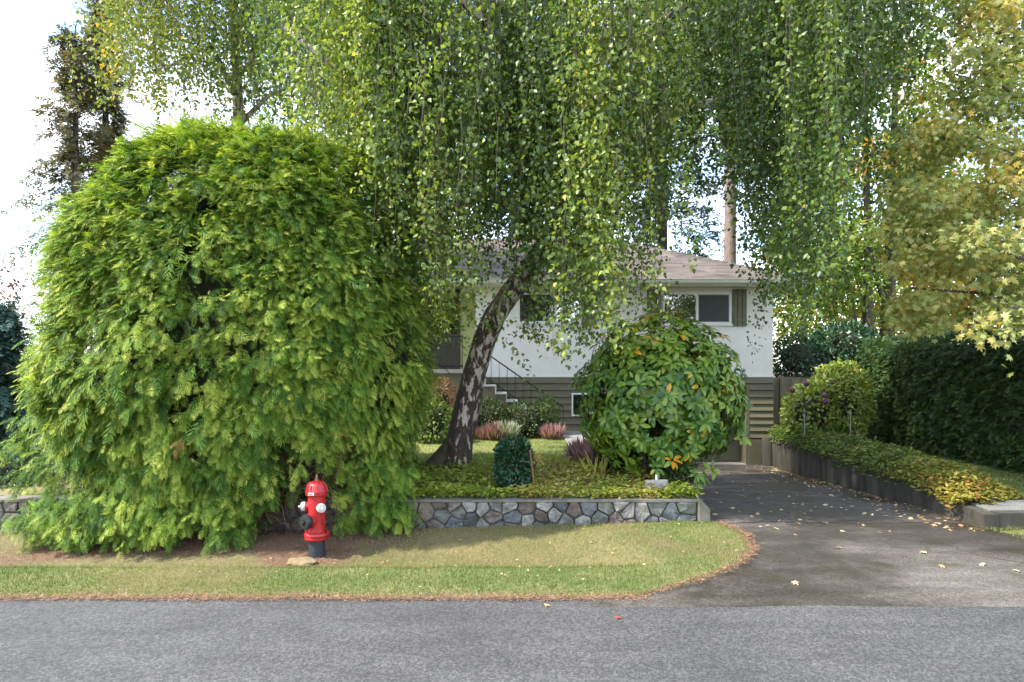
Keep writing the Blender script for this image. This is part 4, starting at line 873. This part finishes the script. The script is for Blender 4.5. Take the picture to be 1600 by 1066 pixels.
def spikes(name, label, c, rad, h, mat, n, tint0=.5, group=None, cat='heather', lean=.5, size=None):
    r_ = empty(name, tuple(c), label, cat, group); a = rng.uniform(0, 6.283, n); q = np.sqrt(rng.random(n)); p = np.stack([c[0] + np.cos(a)*q*rad*.7, c[1] + np.sin(a)*q*rad*.7, np.full(n, c[2]) + h*.35*(1-q*q)*rng.random(n)], -1)
    d = np.stack([np.cos(a)*q*lean, np.sin(a)*q*lean, np.ones(n)], -1) + rng.normal(0, .18, (n, 3))
    scatter('spikes', SPIKE, p, frames(d, rng.normal(0, 1, (n, 3)) + np.array([0, -1, .2])), h * rng.uniform(.6, 1.1, n), rng.normal(tint0, .2, n), mat, r_, kind='stuff'); return r_
leafy('clipped_bush', 'small upright dark green clipped bush on the garden bed beside a rusty rod', 'bush', (.02, 9.62, .66), (.245, .24, .36), M_box, OVAL, 4200, .055, .45, .3, boxy=.68)
leafy('low_evergreen', 'low dark evergreen shrub above the stone wall beside the blue spruce', 'shrub', tuple(P(5, 742, 10.2)), (.75, .5, .42), M_box, OVAL, 2200, .07, .4, .3)
leafy('olive_shrub', 'dark rounded shrub beside the birch trunk under the front steps', 'shrub', (-.55, 16.1, .78), (.55, .5, .52), M_shrub, OVAL, 1800, .07, .3, .3)
leafy('olive_shrub', 'wide olive green mounded shrub in front of the steps', 'shrub', (.30, 16.15, .72), (.75, .5, .50), M_shrub, OVAL, 2400, .07, .55, .3)
leafy('dwarf_conifer', 'small feathery dwarf conifer at the foot of the steps', 'shrub', (.80, 16.5, .85), (.28, .28, .48), M_hedge, SPRAY_S, 500, .14, .9, .3)
leafy('russet_shrub', 'russet leaved shrub below the porch edge', 'shrub', (-1.75, 15.6, 1.25), (.55, .4, .55), M_redsh, OVAL, 1500, .07, .4, .4)
leafy('green_shrub', 'light green shrub between the birch trunk and the cedar bush', 'shrub', (-1.75, 14.9, .85), (.5, .4, .5), M_vib, OVAL, 1300, .08, .25, .3)
spikes('heather', 'red pink heather clump beside the birch trunk', (-.62, 15.5, .38), .24, .30, M_heath_p, 420, .6)
spikes('heather', 'silver white heather clump before the olive shrubs', (-.12, 15.4, .38), .24, .42, M_heath_w, 420, .45)
spikes('heather', 'mauve heather clump between silver heather and birch', (-.36, 15.35, .38), .22, .40, M_heath_p, 340, .55)
spikes('heather', 'pale pink heather clump at the path corner', (.93, 15.7, .38), .28, .34, M_heath_p, 480, .7)
spikes('grass_clump', 'pinkish ornamental grass clump beside the path', (1.20, 11.6, .40), .24, .38, M_heath_p, 420, .45, cat='grass clump')
spikes('grass_clump', 'reddish ornamental grass clump against the rhododendron', (1.45, 11.2, .38), .24, .40, M_heath_p, 420, .55, cat='grass clump')
leafy('dark_bed_shrub', 'dark low evergreen shrub under the rhododendron skirt', 'shrub', (1.75, 10.9, .62), (.42, .4, .30), M_shrub, OVAL, 1300, .06, .15, .25)
leafy('dark_bed_shrub', 'dark clipped shrub at the driveway edge under the rhododendron', 'shrub', (2.42, 9.95, .55), (.24, .25, .28), M_shrub, OVAL, 1100, .045, .15, .25)
yl = empty('yellow_iris_clump', (1.32, 10.6, .34), 'bright yellow strap leaved clump beside the pinkish grasses', 'plant'); n = 26
scatter('strap_leaves', BLADE, np.array([1.32, 10.6, .33]) + rng.normal(0, .05, (n, 3)) * np.array([1, 1, 0]), frames(np.stack([rng.normal(0, .45, n), rng.normal(0, .3, n), np.ones(n)], -1), rng.normal(0, 1, (n, 3)) + np.array([0, -1, 0])), rng.uniform(.3, .5, n), rng.uniform(.8, .95, n), M_cover, yl)
ylw = leafy('yellow_plant', 'small bright yellow leafed seedling beside the rusty rod', 'plant', (.32, 9.75, .72), (.09, .09, .05), M_cover, OVAL, 40, .09, .88, .1, core=False)
# viburnum on posts
vb = leafy('viburnum_shrub', 'yellow green leafy climber shrub on posts in front of the wooden fence', 'shrub', (6.95, 15.9, .98), (.62, .42, .72), M_vib, OVAL, 1300, .115, .55, .35)
leafy('viburnum_shrub', 'taller yellow green shrub leaning on the hedge end', 'shrub', (7.75, 16.2, 1.2), (.72, .6, .98), M_vib, OVAL, 2300, .12, .6, .35)
for (a, y, lab) in ((1257, 15.2, 'thin grey metal post under the climber nearer the house'), (1329, 15.4, 'thin grey metal post beside the hedge end')):
    p = P(a, 690, y); pst = empty('garden_post', (p.x, y, .2), lab, 'post'); MB().tube([(p.x, y, .1), (p.x, y, 1.05)], .016, 8).build('pole', M_gal, pst); MB().lathe((p.x, y, 1.05), [(.020, 0), (.028, .02), (.012, .035)], 8).build('cap', M_gal, pst)
for k, (a, b) in enumerate(((1288, 618), (1260, 600), (1290, 628), (1238, 610))):
    p = P(a, b, 15.25); MB().lathe(p, [(.01, -.06), (.045, -.045), (.07, -.01), (.066, .03), (.035, .06), (.008, .07)], 9).build('flower', M_flower, vb)
leafy('laurel_shrub', 'dark green laurel rising above the fence before the tree trunks', 'shrub', tuple(P(1318, 545, 20.5)), (1.0, .8, .8), M_box, OVAL, 2600, .13, .45, .3)
leafy('laurel_shrub', 'darker evergreen shrub behind the fence beside the house corner', 'shrub', tuple(P(1245, 560, 20)), (.8, .7, .7), M_box, OVAL, 1600, .12, .2, .3)

# ------------------------------------------------------------------ ground cover, grass
def cover(name, label, pts, z, n_lift, mat, size, tint, cat):
    n = len(pts); p = np.stack([pts[:, 0], pts[:, 1], z + n_lift], -1)
    d = rng.normal(0, 1, (n, 3)); d[:, 2] = rng.normal(.1, .3, n)
    return scatter(name, OVAL, p, frames(d, rng.normal(0, .35, (n, 3)) + np.array([0, -.15, 1.0])), size * rng.uniform(.6, 1.25, n), tint, mat, None, label=label, category=None) if False else tag(scatter(name, OVAL, p, frames(d, rng.normal(0, .35, (n, 3)) + np.array([0, -.15, 1.0])), size * rng.uniform(.6, 1.25, n), tint, mat), label, cat, None, 'stuff')
n = 17000; pts = np.stack([rng.uniform(-2.9, 2.5, n), 9.05 + 3.05 * rng.random(n) ** 1.4], -1)
ok = pts[:, 1] < 11.9 + .3*np.sin(pts[:, 0]*1.7); pts = pts[ok]; n = len(pts); hh = .05 + .09*(vnoise(pts[:, 0], pts[:, 1], 3.3, 3) + .7).clip(0, 1.5); lift = rng.random(n) * hh
tn = .52 + .2*vnoise(pts[:, 0], pts[:, 1], 2.1, 8) + rng.normal(0, .17, n) + .25*smooth(-.4, .8, pts[:, 0])*(1 - smooth(1.9, 2.4, pts[:, 0]))  # last term paints a sun patch across the bed
cover('bed_ground_cover', 'yellow green leafy ground cover filling the bed behind the stone wall', pts, np.maximum(zyard(pts[:, 0], pts[:, 1]), np.where(pts[:, 1] < 9.34, .285, 0)) + .01, lift, M_cover, .065, tn, 'ground cover')
# strip along the driveway wall
n = 19000; t = rng.random(n); yy = 8.95 + 8.5*t; wx = 5.86 + (yy - 8.45)/9.3*.84; wd = np.interp(yy, [8.9, 9.4, 12, 17.5], [.45, 1.3, 1.5, .9]); s = rng.random(n); xx = wx - .16 + wd*s
prof_h = .40 * np.sin(np.pi*np.clip(s*.82 + .18, 0, 1)) ** .8 * np.interp(yy, [8.9, 9.3, 10], [.25, .7, 1.0]); lift = prof_h*(.35 + .65*np.sqrt(rng.random(n)))*(1 + .35*vnoise(xx, yy, 3.2, 7)); lift = np.where(s < .07, lift - .12*rng.random(n), lift)
tn = .30 + .42*smooth(12.5, 9.0, yy)*(1) if False else .26 + .40*(1 - smooth(9.2, 12.5, yy)) + rng.normal(0, .17, n) + .15*vnoise(xx, yy, 2.4, 1)
cover('strip_ground_cover', 'green to orange ground cover spilling over the dark driveway wall', np.stack([xx, yy], -1), np.full(n, .2), lift, M_cover_r, .075, tn, 'ground cover')
st = MB()   # soil mound under that strip, so that the leaves rest on something
v = []; f = []
for i in range(20):
    y = 8.98 + 8.4*i/19; x0 = 5.86 + (y-8.45)/9.3*.84; wdd = float(np.interp(y, [8.9, 9.4, 12, 17.5], [.4, 1.2, 1.4, .8])); v += [(x0 + .05, y, .15), (x0 + .25*wdd, y, .27), (x0 + .65*wdd, y, .29), (x0 + wdd, y, .15)]
for i in range(19):
    for k in range(3): f.append((i*4+k, i*4+k+1, i*4+k+5, i*4+k+4))
st.add(v, f).build('soil_strip', M_soil, kind='structure')

def grass(name, label, x, y, z, size, tint, cat='grass'):
    n = len(x); d = rng.normal(0, .45, (n, 3)); d[:, 2] = 1; a = rng.uniform(0, 6.283, n)
    return tag(scatter(name, BLADE, np.stack([x, y, z], -1), frames(d, np.stack([np.cos(a), np.sin(a), np.zeros(n)], -1)), size*rng.uniform(.6, 1.3, n), tint, M_grass), label, cat, None, 'stuff')
n = 120000; y = 5.97 + 3.03*rng.random(n)**1.25; x = -7.5 + (xr(y) - .02 + 7.5)*rng.random(n)
bn = verge_brown(x, y); keep = rng.random(n) > .9*np.clip(bn - .25, 0, 1)*1.3; keep &= ~((y > 7.3) & (x < -2.2) & (rng.random(n) < .8)); x, y, bn = x[keep], y[keep], bn[keep]
tn = .30 + .24*vnoise(x, y, 1.0, 6) + .42*bn + .22*smooth(6.75, 7.05, y)*(1 - smooth(1.0, 1.9, x)) + rng.normal(0, .1, len(x)) - .22*np.exp(-((x+6.3)/1.3)**2 - ((y-7.0)/.5)**2)
grass('verge_grass', 'short partly dried grass on the roadside verge', x, y, zverge(x, y) - .004, .042, tn)
n = 22000; x = rng.uniform(-2, 1.25, n); y = rng.uniform(11.7, 15.8, n); grass('lawn_grass', 'short front lawn grass before the steps', x, y, zyard(x, y), .035, .30 + .15*vnoise(x, y, 1, 3) + rng.normal(0, .1, n) + .2*(1-smooth(12, 13.5, y)))  # yellower near end paints the sunlit part of the lawn
n = 26000; y = rng.uniform(8.9, 16.5, n); lo = np.interp(y, [9, 9.4, 12, 17.5], [6.6, 7.1, 7.6, 7.3]); x = lo + (9.1 - lo)*rng.random(n); grass('side_lawn_grass', 'bright green strip of lawn along the hedge foot', x, y, zside(x, y), .04, .18 + .1*vnoise(x, y, 1, 3) + rng.normal(0, .08, n))
n = 9000; y = rng.uniform(7.0, 8.5, n); lo = np.interp(y, [5.95, 7.2, 7.8, 8.55], [9.2, 6.9, 5.95, 5.8]); x = lo + (8.5 - lo)*rng.random(n); grass('side_verge_grass', 'dry grass corner beside the gravel pad', x, y, .03 + 0*x, .04, rng.normal(.45, .13, n))

# ------------------------------------------------------------------ fire hydrant
hb = P(495, 865, 8.0); hx, hy, hz = hb.x, 8.0, float(zverge(hb.x, 8.0)) - .01
hyd = empty('fire_hydrant', (hx, hy, hz), 'red fire hydrant with white hose caps and black pumper cap under the cedar bush', 'fire hydrant')
S = 1.0
def hl(name, prof, mat, parent=hyd, seg=28, axis='Z', c=(0, 0, 0)): return MB().lathe((hx + c[0], hy + c[1], hz + c[2]), prof, seg, axis).build(name, mat, parent, True)
hl('lower_barrel', [(.095,-.1),(.095,.0),(.093,.20),(.095,.215)], M_barrel)
fl = hl('flange', [(.095,.205),(.135,.207),(.14,.215),(.14,.235),(.128,.243),(.128,.25),(.143,.255),(.143,.275),(.135,.285),(.10,.288)], M_red)
for k in range(8):
    a = 6.283*k/8 + .2; MB().lathe((hx + .122*math.cos(a), hy + .122*math.sin(a), hz + .283), [(.011,0),(.011,.018),(.006,.022)], 6).build('bolt', M_red, fl)
hl('barrel', [(.10,.28),(.097,.31),(.095,.40),(.10,.46),(.104,.60),(.101,.68),(.104,.715),(.12,.72),(.128,.728),(.128,.75)], M_red)
bn_ = hl('bonnet', [(.128,.75),(.130,.765),(.120,.780),(.108,.835),(.088,.862),(.050,.880),(.032,.886)], M_red)
for k in range(10):
    a = 6.283*k/10; c, s = math.cos(a), math.sin(a)
    MB().tube([(hx + .124*c, hy + .124*s, hz + .772), (hx + .111*c, hy + .111*s, hz + .832), (hx + .07*c, hy + .07*s, hz + .876)], [.009, .008, .006], 5).build('rib', M_red, bn_)
hl('operating_nut', [(.026,.88),(.026,.905),(.016,.91),(.014,.955),(.008,.96)], M_brass, seg=5)
def outlet(ang, z, r, ln, mat, nm, ring=True):
    d = Vector((math.sin(ang), -math.cos(ang), 0)); b0 = d * .07
    MB().lathe((hx + b0.x, hy + b0.y, hz + z), [(r*1.0, 0), (r*1.0, .045), (r*1.1, .05), (r*1.1, .06)], 20, d).build('outlet_collar', M_red, hyd, True)
    c = MB().lathe((hx + d.x*.131, hy + d.y*.131, hz + z), [(r*1.02, 0), (r*1.08, .01), (r*1.08, ln*.7), (r*.95, ln), (r*.35, ln*1.04)], 20, d).build(nm, mat, hyd, True)
    e = d * (.131 + ln); MB().lathe((hx + e.x, hy + e.y, hz + z), [(r*.36, 0), (r*.34, .025), (r*.25, .032)], 5, d).build('cap_nut', mat, c)
outlet(R(-80), .590, .050, .045, M_wcap, 'hose_cap'); outlet(R(35), .590, .050, .045, M_wcap, 'hose_cap'); outlet(R(-32), .435, .080, .065, M_blk, 'pumper_cap')
ch = MB()
for k in range(14):
    t = k/13; a = R(35) + t*R(20); ch.lathe((hx + .118*math.sin(a + .25), hy - .118*math.cos(a + .25), hz + .56 - .17*math.sin(math.pi*t*.7)), [(.004,-.008),(.007,0),(.004,.008)], 5)
ch.build('chain', M_red, hyd)
tg = MB().add([(hx - .065, hy - .121, hz + .735), (hx + .005, hy - .1285, hz + .735), (hx + .005, hy - .1285, hz + .764), (hx - .065, hy - .121, hz + .764), (hx - .065, hy - .127, hz + .735), (hx + .005, hy - .1345, hz + .735), (hx + .005, hy - .1345, hz + .764), (hx - .065, hy - .127, hz + .764)], [(4,5,6,7),(0,4,7,3),(1,2,6,5),(3,7,6,2),(0,1,5,4)]).build('number_tag', M_wcap, hyd)
fc = bpy.data.curves.new('tag_lettering', 'FONT'); fc.body = 'F.I.R'; fc.size = .026; fc.extrude = .0006; fc.materials.append(M_iron); tmp_ = bpy.data.objects.new('tmp', fc); COL.objects.link(tmp_); bpy.context.view_layer.update(); lme = bpy.data.meshes.new_from_object(tmp_); bpy.data.objects.remove(tmp_); fo = bpy.data.objects.new('tag_lettering', lme); COL.objects.link(fo); fo['kind'] = 'stuff'
fo.location = (hx - .056, hy - .1295, hz + .741); fo.rotation_euler = (R(90), 0, -math.atan2(.0075, .07)); fo.parent = tg

# ------------------------------------------------------------------ small things
rk = bmesh.new(); bmesh.ops.create_icosphere(rk, subdivisions=3, radius=1); rp = P(472, 884, 7.75)
for vv in rk.verts: k = 1 + .16*float(vnoise(vv.co.x*3, vv.co.y*3 + vv.co.z*2, 1, 3)); vv.co = Vector((vv.co.x*.17*k, vv.co.y*.10*k, max(-.04, vv.co.z*.045*k)))
me = bpy.data.meshes.new('flat_rock'); rk.to_mesh(me); rk.free(); me.materials.append(M_rock); o = bpy.data.objects.new('flat_rock', me); COL.objects.link(o); o.location = (rp.x, 7.75, float(zverge(rp.x, 7.75)) + .02); o.rotation_euler = (R(12), 0, R(-4)); tag(o, 'flat tan rock lying in the brown needles below the hydrant', 'rock')
sp = P(1026, 757, 9.36); sg = empty('garden_sign', (sp.x, 9.36, .28), 'small bleached wooden garden sign with notched ends under the rhododendron', 'sign')
bd = []; nt_ = 5; wv_, hv = .165, .062
left = []; 
for k in range(nt_): z = -hv + 2*hv*k/nt_; left += [(-wv_, z + hv/nt_), (-wv_ + .035, z + 2*hv/nt_)]
left = left[:-1]; right = [(-a, b) for a, b in left[::-1]]; poly = [(-wv_ + .03, -hv)] + left + [(-wv_ + .03, hv), (wv_ - .03, hv)] + right + [(wv_ - .03, -hv)]
rot = R(1.5); poly = [(a*math.cos(rot) - b*math.sin(rot), a*math.sin(rot) + b*math.cos(rot)) for a, b in poly]; n = len(poly)
v = [(sp.x + a, 9.35, sp.z + b) for a, b in poly] + [(sp.x + a, 9.37, sp.z + b) for a, b in poly]
MB().add(v, [tuple(range(n)), tuple(range(2*n-1, n-1, -1))] + [(k, n+k, n+(k+1) % n, (k+1) % n) for k in range(n)]).build('board', M_signw, sg)
pl = MB()
for r_, z in ((0, .022), (1, -.012)):
    for k in range(9):
        xx = -.095 + k*.021 + rng.uniform(-.004, .004); hgt = rng.uniform(.008, .014); pl.tube([(sp.x + xx, 9.3475, sp.z + z - hgt), (sp.x + xx + .006, 9.3475, sp.z + z + hgt), (sp.x + xx + .012, 9.3475, sp.z + z - hgt*.5)], .0022, 4)
pl.build('faded_lettering', M_signp, sg)
MB().box((sp.x - .014, 9.372, .2), (sp.x + .012, 9.39, sp.z + .13)).build('stake', M_white, sg)
rd = empty('rusty_rod', tuple(P(836, 772, 9.4)), 'thin rusty metal rod leaning beside the small clipped bush', 'rod'); MB().tube([P(837, 776, 9.4), P(832, 735, 9.4), P(828, 704, 9.4)], .012, 7).build('rod', M_rust, rd)

# fallen leaves on driveway and road
me_f = fastmesh('fallen_leaf', MAPLE[0]*np.array([1, 1, 1.6]), MAPLE[1], None, M_litter_o)
spots = [(1220,815),(1212,828),(1246,820),(1378,798),(1384,808),(1425,812),(1440,810),(1460,822),(1330,793),(1290,790),(1350,803),(1405,805),(1446,865),(1538,884),(1586,894),(1470,886),(1240,912),(1310,858),(1118,805),(1145,795),(1190,788),(1245,775),(1275,762),(1210,752),(1160,770),(1300,775),(1500,822),(1520,828)]
for (a, b) in spots:
    p = G(a, b, 0.0); z = 0.0
    for _ in range(4): z = float(zdrive(p.y)); p = G(a, b, z)
    o = bpy.data.objects.new('fallen_leaf', me_f); COL.objects.link(o); o.location = (p.x, p.y, z + .022); o.scale = (.06,)*3; o.rotation_euler = (R(rng.uniform(-12, 12)), R(rng.uniform(-12, 12)), rng.uniform(0, 6.28))
    tag(o, 'pale dry maple leaf fallen on the damp driveway', 'leaf', 'fallen leaves on the driveway')
for (a, b, lab) in ((852, 947, 'pale curled leaf fallen on the grey road by the verge'),):
    p = G(a, b); o = bpy.data.objects.new('fallen_leaf', me_f); COL.objects.link(o); o.location = (p.x, p.y, .016); o.scale = (.055,)*3; tag(o, lab, 'leaf')
p = G(963, 966); mr = fastmesh('fallen_leaf', MAPLE[0], MAPLE[1], None, plain('red_leaf', (.45,.05,.06), .6, .2, 9)); o = bpy.data.objects.new('fallen_leaf', mr); COL.objects.link(o); o.location = (p.x, p.y, .012); o.scale = (.045,)*3; tag(o, 'single red leaf fallen on the grey road', 'leaf')
n = 900; y = 8.2 + 9.4*rng.random(n)**.9; hi = 5.86 + (y-8.45)/9.3*.84; e = rng.random(n) < .6; x = np.where(e, hi - .05 - .55*rng.random(n)**2, 2.65 + (hi - 2.7)*rng.random(n)); z = zdrive(y) + .014
tag(scatter('leaf_litter', MAPLE, np.stack([x, y, z], -1), frames(rng.normal(0, 1, (n, 3))*np.array([1, 1, .1]), np.tile([0, 0, 1.0], (n, 1)) + rng.normal(0, .2, (n, 3))), rng.uniform(.022, .052, n), rng.uniform(.1, 1, n), M_litter), 'small dry leaves scattered over the driveway', 'leaf litter', None, 'stuff')
n = 210; x = rng.uniform(-3, 2.6, n); y = 6.0 + 2.8*rng.random(n); k_ = x < xr(y) - .05; x, y = x[k_], y[k_]; x2 = rng.uniform(6.8, 8.9, 240); y2 = rng.uniform(8.9, 14, 240); x = np.concatenate([x, x2]); y = np.concatenate([y, y2]); z = np.where(x < 4, zverge(x, y), zside(x, y)) + .03; n = len(x)
tag(scatter('lawn_litter', OVAL, np.stack([x, y, z], -1), frames(rng.normal(0, 1, (n, 3))*np.array([1, 1, .2]), np.tile([0, 0, 1.0], (n, 1)) + rng.normal(0, .3, (n, 3))), rng.uniform(.022, .042, n), rng.uniform(.3, .9, n), M_litter), 'yellow birch leaves lying scattered in the grass', 'leaf litter', None, 'stuff')
# rusty needles under the bush, at the verge edge and the driveway edge
n = 26000; x = rng.uniform(-7.5, -1.3, n); y = 7.0 + 2.0*rng.random(n); k_ = rng.random(n) < verge_brown(x, y)**2; x, y = x[k_], y[k_]
xe = rng.uniform(-7.5, 1.2, 9000); ye = 5.93 + np.abs(rng.normal(0, .055, 9000)) - .03; t = rng.random(2500); ye2 = 6.0 + 2.9*t; xe2 = xr(ye2) + rng.normal(0, .035, 2500)
x = np.concatenate([x, xe, xe2]); y = np.concatenate([y, ye, ye2]); z = np.maximum(zverge(x, y), np.where((y < 5.97) | (x > xr(y)), .004, -9)) + .006; n = len(x)
tag(scatter('needle_litter', SPIKE, np.stack([x, y, z], -1), frames(rng.normal(0, 1, (n, 3))*np.array([1, 1, .25]), np.tile([0, 0, 1.0], (n, 1)) + rng.normal(0, .4, (n, 3))), rng.uniform(.03, .075, n), rng.uniform(0, 1, n), M_needle), 'rust brown needles on bare earth under the bush and along the verge edge', 'needle litter', None, 'stuff')
print('birch leaves', nb, 'tris', sum(len(o.data.polygons) for o in bpy.data.objects if o.type == 'MESH'))
